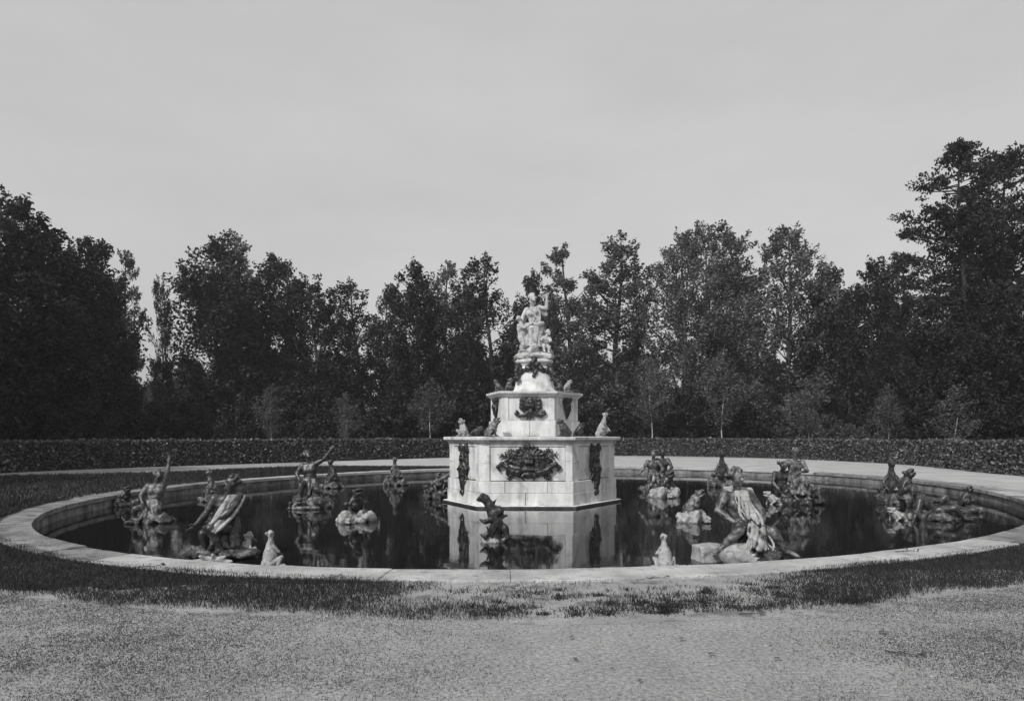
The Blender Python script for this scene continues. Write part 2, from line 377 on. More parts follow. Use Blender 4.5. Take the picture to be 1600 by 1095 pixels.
def head(S, c, look, s_=1.0, up=(0, 0, 1), hair='short'):
    f = unit(look); u = unit(np.asarray(up, float)-f*(np.asarray(up, float)@f)); r_ = np.cross(f, u); c = np.asarray(c, float)
    R = np.stack([r_, f, u], 1); P = lambda x, y, z: c+(r_*x+f*y+u*z)*s_
    S.ell(P(0, -0.01, 0.02), A(0.078, 0.097, 0.098)*s_, R, 0.02*s_)
    S.ell(P(0, 0.035, -0.045), A(0.056, 0.062, 0.072)*s_, R, 0.03*s_)          # jaw
    S.cap(P(0, 0.092, 0.012), P(0, 0.116, -0.028), 0.011*s_, 0.017*s_, 0.012*s_)  # nose
    for sd in (-1, 1):
        S.ell(P(0.032*sd, 0.096, 0.008), 0.019*s_, None, 0.012*s_, cut=True)      # eye socket
        S.ell(P(0.032*sd, 0.078, 0.006), 0.014*s_, None, 0.004*s_)
        S.cap(P(0.014*sd, 0.096, 0.032), P(0.05*sd, 0.084, 0.03), 0.009*s_, 0.008*s_, 0.012*s_)  # brow
        S.ell(P(0.08*sd, -0.005, -0.005), A(0.012, 0.022, 0.034)*s_, R, 0.01*s_)  # ear
    S.cap(P(-0.022, 0.096, -0.056), P(0.022, 0.096, -0.056), 0.008*s_, None, 0.006*s_, cut=True)  # mouth
    S.cap(P(-0.02, 0.088, -0.067), P(0.02, 0.088, -0.067), 0.009*s_, None, 0.008*s_)
    S.ell(P(0, 0.085, -0.096), 0.02*s_, None, 0.02*s_)                            # chin
    if hair:
        rg = random.Random(5)
        for i in range(34):
            th = rg.uniform(0, 2*PI); ph = rg.uniform(-0.1, 1.35)
            y_ = 0.1*math.sin(th)*math.cos(ph)-0.02
            if y_ > 0.045 and ph < 0.75: continue
            S.ell(P(0.086*math.cos(th)*math.cos(ph), y_, 0.035+0.1*math.sin(ph)), 0.026*s_, None, 0.012*s_)
        if hair == 'bun':
            S.ell(P(0, -0.11, 0.06), 0.05*s_, None, 0.02*s_)
            for sd in (-1, 1): S.chain([P(0.07*sd, 0, -0.02), P(0.075*sd, -0.03, -0.1), P(0.06*sd, 0.0, -0.17)], 0.028*s_, 0.016*s_, 0.015*s_)
def limb(S, a, b_, ra, rb, k, bulge=0.0, at=0.35):
    a = np.asarray(a, float); b_ = np.asarray(b_, float); S.cap(a, b_, ra, rb, k)
    if bulge: S.cap(a+(b_-a)*(at-0.13), a+(b_-a)*(at+0.16), ra*bulge, (ra+rb)/2*bulge, k)
def man(S, J, s_=1.0, hair='short', frogface=False):
    k = 0.035*s_; P = {q: np.asarray(v, float) for q, v in J.items()}
    pel, che = P['pelvis'], P['chest']; wa = pel*0.55+che*0.45
    ax = unit(P['shR']-P['shL'])
    for o in (-1, 1):
        S.cap(pel+ax*0.07*o*s_, wa+ax*0.05*o*s_, 0.105*s_, 0.092*s_, k*1.5)
        S.cap(wa+ax*0.05*o*s_, che+ax*0.075*o*s_, 0.092*s_, 0.108*s_, k*1.5)
    S.cap(che+(P['shL']-che)*0.75, che+(P['shR']-che)*0.75, 0.075*s_, None, k*1.6)
    fw = unit(np.cross(ax, unit(che-pel))); fw = fw if fw@np.asarray(J['look'], float) > -0.3 else -fw
    for o in (-1, 1): S.ell(che+ax*0.075*o*s_+fw*0.07*s_, A(0.075, 0.05, 0.06)*s_, None, k)
    for o in range(3): S.cap(wa+fw*0.098*s_+ax*0.045*s_+unit(che-pel)*0.045*(o-1)*s_, wa+fw*0.098*s_-ax*0.045*s_+unit(che-pel)*0.045*(o-1)*s_, 0.014*s_, None, 0.02*s_)
    nb = (P['shL']+P['shR'])/2+unit(che-pel)*0.03*s_
    S.cap(nb, P['head']-unit(P['head']-nb)*0.05*s_, 0.058*s_, 0.052*s_, k)
    if frogface: froghead(S, P['head'], J['look'], s_*1.02)
    else: head(S, P['head'], J['look'], s_, hair=hair)
    for q in 'LR':
        if 'el'+q in P:
            limb(S, P['sh'+q], P['el'+q], 0.058*s_, 0.044*s_, k, 1.06, 0.42); limb(S, P['el'+q], P['wr'+q], 0.046*s_, 0.029*s_, k, 1.04, 0.28)
            S.ell(P['sh'+q], 0.068*s_, None, k)
            d = unit(P['wr'+q]-P['el'+q]); hand(S, P['wr'+q], J.get('hd'+q, d), J.get('th'+q, (0, -1, 0.3)), s_)
        if 'kn'+q in P:
            hp = pel+(P['hip'+q]-pel)
            limb(S, hp, P['kn'+q], 0.095*s_, 0.062*s_, k*1.3, 1.04, 0.35); limb(S, P['kn'+q], P['an'+q], 0.060*s_, 0.037*s_, k, 1.12, 0.3)
            if 'to'+q in P:
                S.cap(P['an'+q], P['to'+q], 0.042*s_, 0.026*s_, k*0.8)
                fd = unit(P['to'+q]-P['an'+q]); sd = unit(np.cross(fd, A(0, 0, 1)))
                for i in range(5): S.cap(P['to'+q]+sd*(i-2)*0.018*s_, P['to'+q]+sd*(i-2)*0.021*s_+fd*(0.045-0.006*abs(i-1))*s_, 0.012*s_, 0.010*s_, 0.006*s_)
def froghead(S, c, look, s_=1.0):
    f = unit(look); u = unit(A(0, 0, 1)-f*f[2]); r_ = np.cross(f, u); c = np.asarray(c, float); R = np.stack([r_, f, u], 1)
    P = lambda x, y, z: c+(r_*x+f*y+u*z)*s_
    S.ell(P(0, 0.03, 0.03), A(0.10, 0.135, 0.062)*s_, R, 0.03*s_)
    S.ell(P(0, 0.02, -0.045), A(0.09, 0.115, 0.04)*s_, R, 0.02*s_)
    S.ell(P(0, 0.12, -0.012), A(0.085, 0.07, 0.017)*s_, R, 0.012*s_, cut=True)
    for sd in (-1, 1):
        S.ell(P(0.065*sd, -0.005, 0.09), 0.038*s_, None, 0.012*s_)
        S.ell(P(0.088*sd, 0.012, 0.097), 0.014*s_, None, 0.008*s_, cut=True)
        S.ell(P(0.022*sd, 0.15, 0.062), 0.01*s_, None, 0.006*s_, cut=True)
def frog(S, s_=1.0, pitch=40, base=(0, 0, 0), yaw=0.0, arms=True):
    """sitting frog facing -y (yaw turns it), head raised by pitch degrees"""
    p = math.radians(pitch); cy, sy = math.cos(yaw), math.sin(yaw); b0 = np.asarray(base, float)
    def T(v): v = np.asarray(v, float)*s_; return b0+A(v[0]*cy-v[1]*sy, v[0]*sy+v[1]*cy, v[2])
    def Dn(v): return A(v[0]*cy-v[1]*sy, v[0]*sy+v[1]*cy, v[2])
    rump = A(0, 0.16, 0.13); d = A(0, -math.cos(p), math.sin(p)); ch = rump+d*0.30; hd = ch+d*0.13+A(0, 0, 0.02); k = 0.04*s_
    S.cap(T(rump), T(ch), 0.145*s_, 0.125*s_, k); S.ell(T(rump+d*0.14+A(0, -0.03, -0.02)), 0.16*s_, None, k)
    S.cap(T(rump+A(0, .02, .04)), T(ch+A(0, .05, .06)), 0.09*s_, 0.06*s_, k)
    q = unit(Dn(A(0, -math.cos(p*0.72), math.sin(p*0.72)))); froghead(S, T(hd), q, s_*1.12)
    for sd in (-1, 1):
        h0, kn, he = A(0.10*sd, 0.15, 0.12), A(0.27*sd, -0.02, 0.24), A(0.25*sd, 0.17, 0.045)
        S.cap(T(h0), T(kn), 0.085*s_, 0.058*s_, k); S.cap(T(kn), T(he), 0.052*s_, 0.036*s_, k*0.6)
        for i in range(4): S.cap(T(he), T(A((0.24+0.06*i)*sd, -0.10+0.04*i, 0.02)), 0.028*s_, 0.015*s_, 0.015*s_)
        if arms:
            s0 = ch+A(0.11*sd, 0, -0.03); el = A(0.21*sd, (ch[1]+0.02), ch[2]*0.52); wr = A(0.15*sd, ch[1]-0.07, 0.04)
            S.cap(T(s0), T(el), 0.05*s_, 0.038*s_, k*0.7); S.cap(T(el), T(wr), 0.038*s_, 0.028*s_, k*0.6)
            for i in range(4): S.cap(T(wr), T(wr+A((i-1.5)*0.045, -0.085, -0.015)), 0.019*s_, 0.012*s_, 0.01*s_)
def folds(S, top, bot, n, r0, r1, wob, seed=0, k=0.02):
    """cloth falling from the polyline top to the polyline bot in n ridges over a thin sheet"""
    rg = random.Random(seed); top = [np.asarray(v, float) for v in top]; bot = [np.asarray(v, float) for v in bot]
    def on(pl, t):
        t = min(0.999, max(0, t))*(len(pl)-1); i = min(len(pl)-2, int(t)); return pl[i]+(pl[i+1]-pl[i])*(t-i)
    n = int(n*1.8)
    for i in range(n):
        t = (i+0.5)/n; t2 = t+rg.uniform(-1.1, 1.1)/n; a, b_ = on(top, t), on(bot, t2); pts = []
        ph, am = rg.uniform(0, 6.28), rg.uniform(0.5, 1.2)*wob; end = rg.uniform(0.9, 1.06)
        for j in range(8):
            u = j/7*end; pts.append(a+(b_-a)*u+A(am*math.sin(ph+u*4.2), 0.7*am*math.cos(ph+u*5.1), -0.5*am*math.sin(u*3))*math.sin(min(1, u*1.5)*PI/2))
        rr = rg.uniform(0.5, 1.15)*0.72; S.chain(pts, r0*rr, r1*rr, k)
def rotm(rg):
    ax = unit([rg.gauss(0, 1) for _ in range(3)]); return np.array(Matrix.Rotation(rg.uniform(0, PI), 3, Vector(ax)))
def rock(S, c, r, n=9, seed=0, k=0.03):
    rg = random.Random(seed); c = np.asarray(c, float)
    for i in range(n*2):
        a = rg.uniform(0, 2*PI); q = rg.uniform(0.1, 0.95); sz = rg.uniform(0.22, 0.5); h_ = r[2]*(1-0.6*q)
        if i % 3 == 2: S.box(c+A(math.cos(a)*r[0]*q, math.sin(a)*r[1]*q, rg.uniform(-0.3, 0.6)*h_), A(r[0]*sz*.5, r[1]*sz*.45, max(0.04, h_*rg.uniform(0.4, 0.8))), rg.uniform(0, PI), 0.015, 0.015); continue
        S.ell(c+A(math.cos(a)*r[0]*q, math.sin(a)*r[1]*q, rg.uniform(-0.5, 0.45)*h_), A(r[0]*sz*rg.uniform(.7, 1.2), r[1]*sz*rg.uniform(.6, 1.1), max(0.05, r[2]*rg.uniform(0.35, 0.75))), rotm(rg) if rg.random() < .5 else None, k)

# ---------------------------------------------------------------- the stone pedestal
ped = tag(empty('fountain_pedestal', (0.35, 19.5, WATER)), 'tall tiered hexagonal stone pedestal in the middle of the basin carrying the marble statue', 'pedestal')
PO = A(0.35, 19.5, WATER)
def offset_poly(P, d):
    n_ = len(P); out = []
    for i in range(n_):
        p0, p1, p2 = A(*P[i-1]), A(*P[i]), A(*P[(i+1) % n_])
        e1, e2 = unit(p1-p0), unit(p2-p1); n1, n2 = A(e1[1], -e1[0]), A(e2[1], -e2[0])
        m = (n1+n2); m = m/(1+n1@n2); out.append(tuple(p1+m*d))
    return out                                                   # ccw polygon, d outwards
def lofted(name, P, prof, mat, cap=True, bevel=0):
    """rings of polygon P offset by prof[i][0] at height prof[i][1]"""
    V = []; F = []; n_ = len(P)
    for d, z in prof:
        for x, y in offset_poly(P, d): V.append((x-PO[0], y-PO[1], z-PO[2]))
    for i in range(len(prof)-1):
        for j in range(n_): F.append((i*n_+j, i*n_+(j+1) % n_, (i+1)*n_+(j+1) % n_, (i+1)*n_+j))
    if cap: F.append(tuple(range(n_))[::-1]); F.append(tuple((len(prof)-1)*n_+j for j in range(n_)))
    return link(name, mesh_py(name, V, F, bevel=bevel), mat, ped)
def face_block(name, P, edge, s0, s1, z0, z1, dout, din, mat, bevel=0.008):
    """one block on face `edge` of polygon P between fractions s0..s1, mitred at the corners"""
    Po, Pi = offset_poly(P, dout), offset_poly(P, din); n_ = len(P)
    def q(pl, s_): a, b_ = A(*pl[edge]), A(*pl[(edge+1) % n_]); return a+(b_-a)*s_
    V = []
    for z in (z0, z1):
        for p in (q(Po, s0), q(Po, s1), q(Pi, s1), q(Pi, s0)): V.append((p[0]-PO[0], p[1]-PO[1], z-PO[2]))
    F = [(0, 1, 2, 3), (4, 5, 6, 7), (0, 1, 5, 4), (1, 2, 6, 5), (2, 3, 7, 6), (3, 0, 4, 7)]
    return link(name, mesh_py(name, V, F, bevel=bevel), mat, ped)
PL = [(-1.20, 17.42), (1.45, 17.42), (2.97, 19.45), (1.80, 21.6), (-1.0, 21.6), (-2.33, 19.3)]
lofted('wet_footing', PL, [(0.0, -0.7), (0.0, -0.262), (-0.01, -0.255)], M['wetstone'])
lofted('plinth', PL, [(-0.02, -0.253), (-0.004, -0.25), (-0.008, -0.242), (-0.05, -0.233)], M['stone'])
W1 = offset_poly(PL, -0.17)
lofted('core', W1, [(-0.09, -0.24), (-0.09, 1.45)], M['joint'])
G = 0.0025
rp = random.Random(4)
for e in range(6):
    near = e in (0, 1, 5)
    cuts = [0, 0.035, 0.5, 0.965, 1] if e == 0 else [0, 0.52, 1]
    cuts = [0, 0.49, 1] if e == 0 else cuts
    for i in range(len(cuts)-1):
        face_block('base_stone', W1, e, cuts[i]+(G if i else 0), cuts[i+1]-(G if i < len(cuts)-2 else 0), -0.232, 0.095, 0.05, -0.12, M['stone'])
    cuts = [0, 0.27, 0.73, 1] if e == 0 else [0, 1]
    for i in range(len(cuts)-1):
        face_block('base_stone', W1, e, cuts[i]+(G if i else 0), cuts[i+1]-(G if i < len(cuts)-2 else 0), 0.10, 0.405, 0.042, -0.12, M['stone'])
    lo, hi = (0.10, 0.93) if e == 0 else (0.14, 0.86)
    face_block('pilaster_stone', W1, e, 0, lo-G, 0.41, 0.885, 0.0, -0.12, M['stone']); face_block('pilaster_stone', W1, e, 0, lo-G, 0.89, 1.44, 0.0, -0.12, M['stone'])
    face_block('pilaster_stone', W1, e, hi+G, 1, 0.41, 0.955, 0.0, -0.12, M['stone']); face_block('pilaster_stone', W1, e, hi+G, 1, 0.96, 1.44, 0.0, -0.12, M['stone'])
    face_block('panel_rail', W1, e, lo, hi, 1.35, 1.44, 0.0, -0.12, M['stone'])
    for i in range(2):
        face_block('panel', W1, e, lo+(hi-lo)*(0, 0.5)[i]+G, lo+(hi-lo)*(0.5, 1)[i]-G, 0.43, 1.335, -0.03, -0.12, M['stone'], bevel=0.004)
lofted('cornice', W1, [(-0.1, 1.442), (0.03, 1.444), (0.035, 1.468), (0.075, 1.485), (0.125, 1.515), (0.15, 1.53), (0.155, 1.595), (0.145, 1.605), (-0.3, 1.615)], M['stone'])
W2 = [(-0.54, 18.35), (0.92, 18.35), (1.68, 19.5), (1.15, 20.7), (-0.35, 20.7), (-0.92, 19.5)]
lofted('upper_core', W2, [(-0.09, 1.60), (-0.09, 2.74)], M['joint'])
for e in range(6):
    cuts = [0, 0.53, 1] if e in (0, 3) else [0, 1]
    for i in range(len(cuts)-1):
        face_block('base_stone', W2, e, cuts[i]+(0.003 if i else 0), cuts[i+1]-(0.003 if i < len(cuts)-2 else 0), 1.617, 2.06, 0.05, -0.12, M['stone'])
    lo, hi = (0.12, 0.88)
    face_block('pilaster_stone', W2, e, 0, lo-0.003, 2.065, 2.735, 0.0, -0.12, M['stone'])
    face_block('pilaster_stone', W2, e, hi+0.003, 1, 2.065, 2.735, 0.0, -0.12, M['stone'])
    face_block('panel', W2, e, lo, hi, 2.065, 2.735, -0.02, -0.12, M['stone'], bevel=0.004)
lofted('upper_cornice', W2, [(-0.1, 2.737), (0.03, 2.739), (0.04, 2.77), (0.09, 2.80), (0.13, 2.83), (0.135, 2.875), (0.12, 2.885), (-0.25, 2.895)], M['stone'])
# waisted top pedestal (rounded square, concave sides)
def rsq(w_, nn=48, e_=3.2):
    return [(math.copysign(abs(math.cos(t))**(2/e_), math.cos(t))*w_, math.copysign(abs(math.sin(t))**(2/e_), math.sin(t))*w_) for t in [2*PI*i/nn for i in range(nn)]]
def turned(name, prof, mat, cx=0.38, cy=19.5):
    V = []; F = []; nn = 48
    for r, z in prof:
        for x, y in rsq(r): V.append((cx+x-PO[0], cy+y-PO[1], z-PO[2]))
    for i in range(len(prof)-1):
        for j in range(nn): F.append((i*nn+j, i*nn+(j+1) % nn, (i+1)*nn+(j+1) % nn, (i+1)*nn+j))
    F.append(tuple(range(nn))[::-1]); F.append(tuple((len(prof)-1)*nn+j for j in range(nn)))
    me = mesh_py(name, V, F)
    me.polygons.foreach_set('use_smooth', [len(p.vertices) == 4 for p in me.polygons])
    return link(name, me, mat, ped)
turned('waisted_pedestal', [(0.66, 2.893), (0.66, 2.96), (0.62, 2.985)]+[(0.475+0.135*(1-q)**1.25, 2.985+0.69*q) for q in [i/10 for i in range(11)]], M['stone'])
turned('collar', [(0.475, 3.678), (0.49, 3.69), (0.49, 3.73), (0.515, 3.76), (0.555, 3.79), (0.56, 3.85), (0.545, 3.865), (0.50, 3.88), (0.50, 3.92)], M['stone'])

# ornaments on the pedestal (lead reliefs)
def on_face(P, edge, s_, z, out=0.0):
    a, b_ = A(*P[edge]), A(*P[(edge+1) % len(P)]); p = a+(b_-a)*s_; e = unit(b_-a); nn = A(e[1], -e[0]); p = p+nn*out
    return (p[0]-PO[0], p[1]-PO[1], z-PO[2]), math.atan2(e[1], e[0])
def mask(S, c, s_, beard=True):
    c = np.asarray(c, float); P = lambda x, y, z: c+A(x, -y, z)*s_          # local -y points out of the wall
    S.ell(P(0, 0.06, 0), A(0.13, 0.11, 0.17)*s_, None, 0.03*s_)
    S.cap(P(0, 0.16, 0.03), P(0, 0.185, -0.035), 0.016*s_, 0.026*s_, 0.015*s_)
    for sd in (-1, 1):
        S.ell(P(0.05*sd, 0.165, 0.03), 0.03*s_, None, 0.015*s_, cut=True); S.cap(P(0.02*sd, 0.165, 0.065), P(0.085*sd, 0.14, 0.06), 0.016*s_, 0.013*s_, 0.015*s_)
        S.ell(P(0.06*sd, 0.13, -0.04), 0.04*s_, None, 0.02*s_)
        for i in range(5): S.chain([P(0.11*sd, 0.05, 0.13-0.05*i), P((0.17+0.01*i)*sd, 0.07, 0.12-0.07*i), P((0.19-0.012*i)*sd, 0.06, 0.05-0.075*i)], 0.034*s_, 0.018*s_, 0.012*s_)
    S.ell(P(0, 0.15, -0.095), A(0.04, 0.04, 0.022)*s_, None, 0.01*s_, cut=True)
    if beard:
        for i in range(-3, 4): S.chain([P(0.03*i, 0.1, -0.13), P(0.038*i, 0.12, -0.2), P(0.03*i+0.01, 0.08, -0.27+0.01*abs(i))], 0.026*s_, 0.012*s_, 0.01*s_)
def leafshape(S, a, b_, w_, s_=1.0, k=0.012):
    a, b_ = np.asarray(a, float), np.asarray(b_, float); d = b_-a; L = np.linalg.norm(d); d /= L; sdv = unit(np.cross(d, A(0, -1, 0)))
    S.cap(a, b_, 0.02*s_, 0.01*s_, k)
    for t in (0.15, 0.35, 0.55, 0.75):
        for q in (-1, 1):
            p0 = a+d*L*t; p1 = p0+(d*0.75+sdv*q)*w_*(1-0.6*abs(t-0.35)); S.cap(p0, p1, 0.026*s_, 0.012*s_, k)
def spiral(S, c, r, turns, rad, sgn=1, a0=0.0, y=-0.06):
    pts = []
    for i in range(int(turns*14)+1):
        t = i/14/turns; a = a0+sgn*2*PI*turns*t; q = r*(1-0.82*t); pts.append(A(c[0]+math.cos(a)*q, y-0.03*t, c[1]+math.sin(a)*q))
    S.chain(pts, rad, rad*0.6, 0.01)
S = Sculpt((-0.88, -0.24, -0.54), (0.88, 0.03, 0.54), 0.0135)
mask(S, (0, 0, 0.07), 1.25)
S.ell((0, -0.02, 0.05), A(0.46, 0.08, 0.38)); S.ell((0, -0.02, -0.2), A(0.5, 0.08, 0.22)); S.ell((0, -0.02, 0.06), A(0.66, 0.05, 0.17))
for i in range(9):
    a = PI*(0.12+0.76*i/8); S.cap((0.2*math.cos(a), -0.05, 0.14+0.16*math.sin(a)), (0.40*math.cos(a), -0.05, 0.12+0.33*math.sin(a)), 0.03, 0.05, 0.02)
S.chain([(0, -0.06, 0.42), (0, -0.05, 0.5)], 0.03, 0.012)
for sd in (-1, 1):
    leafshape(S, (0.30*sd, -0.06, 0.12), (0.84*sd, -0.06, 0.24), 0.13); leafshape(S, (0.3*sd, -0.05, 0.16), (0.62*sd, -0.05, 0.38), 0.1)
    leafshape(S, (0.35*sd, -0.05, -0.2), (0.60*sd, -0.05, -0.46), 0.1)
    S.chain([A(0.25*sd, -0.08, -0.25), A(0.42*sd, -0.12, -0.22), A(0.58*sd, -0.12, -0.10), A(0.72*sd, -0.10, -0.02), A(0.84*sd, -0.07, -0.10), A(0.78*sd, -0.06, -0.2)], 0.09, 0.03, 0.03)   # dolphins
    S.ell((0.30*sd, -0.12, -0.25), A(0.12, 0.09, 0.09)); spiral(S, (0.52*sd, -0.24), 0.11, 1.4, 0.03, sd)
    S.chain([A(0.1*sd, -0.09, -0.28), A(0.2*sd, -0.1, -0.36), A(0.12*sd, -0.08, -0.46)], 0.05, 0.02)
S.ell((0, -0.1, -0.3), A(0.1, 0.07, 0.07)); S.rough(0.010, 28, 3)
me = S.mesh('mask_ornament')
p, rz = on_face(W1, 0, 0.525, 0.90, -0.035); o = link('mask_ornament', me, M['ornament'], ped); o.location = p; o.rotation_euler = (0, 0, rz)
o['label'] = 'dark winged mask relief with scrolling dolphins on the broad front face'
p, rz = on_face(W1, 2, 0.5, 0.90, -0.035); o = link('mask_ornament', me, M['ornament'], ped); o.location = p; o.rotation_euler = (0, 0, rz)
S = Sculpt((-0.33, -0.26, -0.9), (0.33, 0.03, 0.72), 0.0135)
mask(S, (0, 0, 0.30), 1.0, True)
S.ell((0, -0.03, 0.25), A(0.24, 0.08, 0.4)); S.chain([(0, -0.05, 0.0), (0.02, -0.07, -0.35), (0, -0.05, -0.72)], 0.16, 0.07)
for sd in (-1, 1):
    spiral(S, (0.20*sd, 0.58), 0.09, 1.3, 0.034, sd, PI/2); S.cap((0.1*sd, -0.06, 0.5), (0.28*sd, -0.05, 0.5), 0.04, 0.02)
    S.chain([A(0.12*sd, -0.08, 0.1), A(0.22*sd, -0.1, -0.02), A(0.16*sd, -0.1, -0.15), A(0.25*sd, -0.07, -0.28), A(0.14*sd, -0.07, -0.42)], 0.05, 0.02)
    leafshape(S, (0.12*sd, -0.06, -0.05), (0.3*sd, -0.05, 0.08), 0.06); leafshape(S, (0.1*sd, -0.06, -0.35), (0.27*sd, -0.05, -0.22), 0.06)
    S.chain([A(0.06*sd, -0.1, -0.05), A(0.03*sd, -0.14, -0.3), A(0.07*sd, -0.1, -0.55)], 0.04, 0.03)
S.ell((0, -0.08, -0.66), A(0.11, 0.09, 0.1)); leafshape(S, (0, -0.06, -0.66), (0, -0.05, -0.86), 0.07); S.rough(0.012, 28, 5)
me = S.mesh('pendant_ornament')
for e, lab in ((5, 'tall tapering mask pendant on the sunlit narrow left face'), (1, 'tall tapering mask pendant on the shaded right face'), (3, None), (4, None)):
    p, rz = on_face(W1, e, 0.5, 0.72, -0.03); o = link('pendant_ornament', me, M['ornament'], ped); o.location = p; o.rotation_euler = (0, 0, rz)
    if lab: o['label'] = lab
S = Sculpt((-0.46, -0.22, -0.36), (0.46, 0.03, 0.36), 0.0135)
mask(S, (0, 0, 0.08), 1.0, False)
S.ell((0, -0.02, 0.1), A(0.27, 0.09, 0.2)); S.box((0, -0.03, 0.24), A(0.2, 0.06, 0.06), 0, 0.02)
for sd in (-1, 1):
    for z in (0.2, 0.1, 0.0): S.ell((0.25*sd, -0.05, z), 0.07)
    S.chain([A(0.08*sd, -0.07, -0.14), A(0.18*sd, -0.08, -0.22), A(0.3*sd, -0.07, -0.24), A(0.40*sd, -0.06, -0.18), A(0.38*sd, -0.06, -0.11), A(0.32*sd, -0.06, -0.14)], 0.055, 0.03)
    S.chain([A(0.05*sd, -0.07, -0.2), A(0.09*sd, -0.07, -0.32)], 0.04, 0.02)
S.chain([A(0, -0.08, -0.12), A(0, -0.07, -0.3)], 0.08, 0.03); S.rough(0.01, 28, 8)
me = S.mesh('upper_mask'); p, rz = on_face(W2, 0, 0.54, 2.43, -0.025); o = link('upper_mask', me, M['ornament'], ped); o.location = p; o.rotation_euler = (0, 0, rz)
S = Sculpt((-0.26, -0.2, -0.36), (0.26, 0.03, 0.3), 0.014)
mask(S, (0, 0, 0.1), 0.75); S.ell((0, -0.03, 0.15), A(0.2, 0.08, 0.13))
S.chain([A(0, -0.05, 0.0), A(0, -0.06, -0.15), A(0, -0.04, -0.32)], 0.11, 0.02)
for sd in (-1, 1): spiral(S, (0.16*sd, 0.2), 0.07, 1.2, 0.028, sd); S.chain([A(0.1*sd, -0.08, 0.0), A(0.13*sd, -0.08, -0.1), A(0.05*sd, -0.06, -0.25)], 0.03, 0.016)
S.rough(0.01, 30, 9); me = S.mesh('upper_pendant')
for e in (5, 1, 2, 4):
    p, rz = on_face(W2, e, 0.5, 2.46, -0.02); o = link('upper_pendant', me, M['ornament'], ped); o.location = p; o.rotation_euler = (0, 0, rz)
# garland hung on the waisted pedestal
S = Sculpt((-0.72, -0.72, -0.62), (0.72, 0.72, 0.30), 0.016); rg = random.Random(9)
def blob_rope(pts, r):
    for i in range(len(pts)-1):
        a, b_ = np.asarray(pts[i]), np.asarray(pts[i+1]); nn = max(2, int(np.linalg.norm(b_-a)/0.035))
        for j in range(nn):
            q = a+(b_-a)*j/nn; S.ell(q+A(*[rg.uniform(-0.6, 0.6)*r for _ in range(3)]), r*rg.uniform(0.5, 0.95), None, 0.012)
cor = [(-0.42, -0.42), (0.42, -0.42), (0.42, 0.42), (-0.42, 0.42)]
for i in range(4):
    a, b_ = cor[i], cor[(i+1) % 4]; mid = ((a[0]+b_[0])/2*1.08, (a[1]+b_[1])/2*1.08)
    blob_rope([(mid[0]*1.12, mid[1]*1.12, 0.17), (mid[0]*1.1, mid[1]*1.1, 0.0)], 0.10)
    blob_rope([(mid[0]*1.1, mid[1]*1.1, -0.02), (mid[0]*1.12, mid[1]*1.12, -0.34)], 0.075)
    for q in (a, b_):
        blob_rope([(mid[0]*1.1, mid[1]*1.1, 0.05), (mid[0]*.6+q[0]*.5, mid[1]*.6+q[1]*.5, -0.14), (q[0]*0.98, q[1]*0.98, -0.22), (q[0]*1.12, q[1]*1.12, -0.06)], 0.09)
    blob_rope([(a[0]*1.16, a[1]*1.16, -0.05), (a[0]*1.2, a[1]*1.2, -0.22), (a[0]*1.3, a[1]*1.3, -0.5)], 0.085)
o = link('garland', S.mesh('garland'), M['ornament'], ped); o.location = (0.38-PO[0], 19.5-PO[1], 3.72-PO[2])

# ---------------------------------------------------------------- marble group on top
stat = tag(empty('marble_statue', (0.38, 19.5, 3.92)), 'white marble group of a draped woman raising one arm, a child at each side', 'statue')
S = Sculpt((-0.62, -0.62, 0), (0.62, 0.62, 0.5), 0.02)
S.ell((0, 0, 0.06), A(0.60, 0.60, 0.16)); S.box((0, 0, 0.03), A(0.5, 0.5, 0.08), 0, 0.05); rock(S, (0, 0, 0.2), (0.5, 0.5, 0.16), 14, 2); rock(S, (0.18, 0.1, 0.3), (0.3, 0.25, 0.16), 7, 5); S.rough(0.012, 14, 1)
link('rock_base', S.mesh('rock_base'), M['marble'], stat)
S = Sculpt((-0.62, -0.55, 0.15), (0.62, 0.5, 2.25), 0.0155)
# seated-leaning woman, body one surface with her gown
J = dict(pelvis=(0.05, 0.02, 0.98), chest=(-0.05, -0.03, 1.36), shL=(-0.23, -0.05, 1.46), shR=(0.12, 0.02, 1.55), head=(-0.05, -0.08, 1.81), look=(0.55, -0.9, 0.18),
         elL=(-0.35, -0.06, 1.25), wrL=(-0.38, -0.20, 1.04), elR=(0.36, -0.04, 1.50), wrR=(0.37, -0.06, 1.79), thL=(1, -0.5, 0), thR=(-1, -0.3, 0), hdR=(0.06, -0.05, 1),
         hipL=(-0.1, 0.0, 0.94), hipR=(0.12, 0.0, 0.94), knL=(-0.10, -0.36, 0.88), anL=(-0.12, -0.34, 0.42), toL=(-0.14, -0.47, 0.36),
         knR=(0.16, -0.22, 0.74), anR=(0.14, -0.24, 0.36), toR=(0.16, -0.38, 0.34))
man(S, J, 1.08, hair='bun')
for sd in (-1, 1): S.ell((-0.05+0.08*sd, -0.13, 1.37+0.02*sd), 0.07, None, 0.04)
folds(S, [(-0.2, -0.10, 1.42), (0.18, -0.08, 1.45)], [(-0.13, -0.14, 1.0), (0.17, -0.12, 1.0)], 7, 0.035, 0.03, 0.03, 1)
S.chain([A(-0.2, -0.1, 1.5), A(-0.02, -0.17, 1.32), A(0.14, -0.15, 1.12)], 0.035, 0.04)
S.chain([A(-0.24, -0.06, 1.02), A(-0.1, -0.3, 1.0), A(0.1, -0.3, 0.98), A(0.24, -0.08, 1.05)], 0.06, 0.07, 0.03)
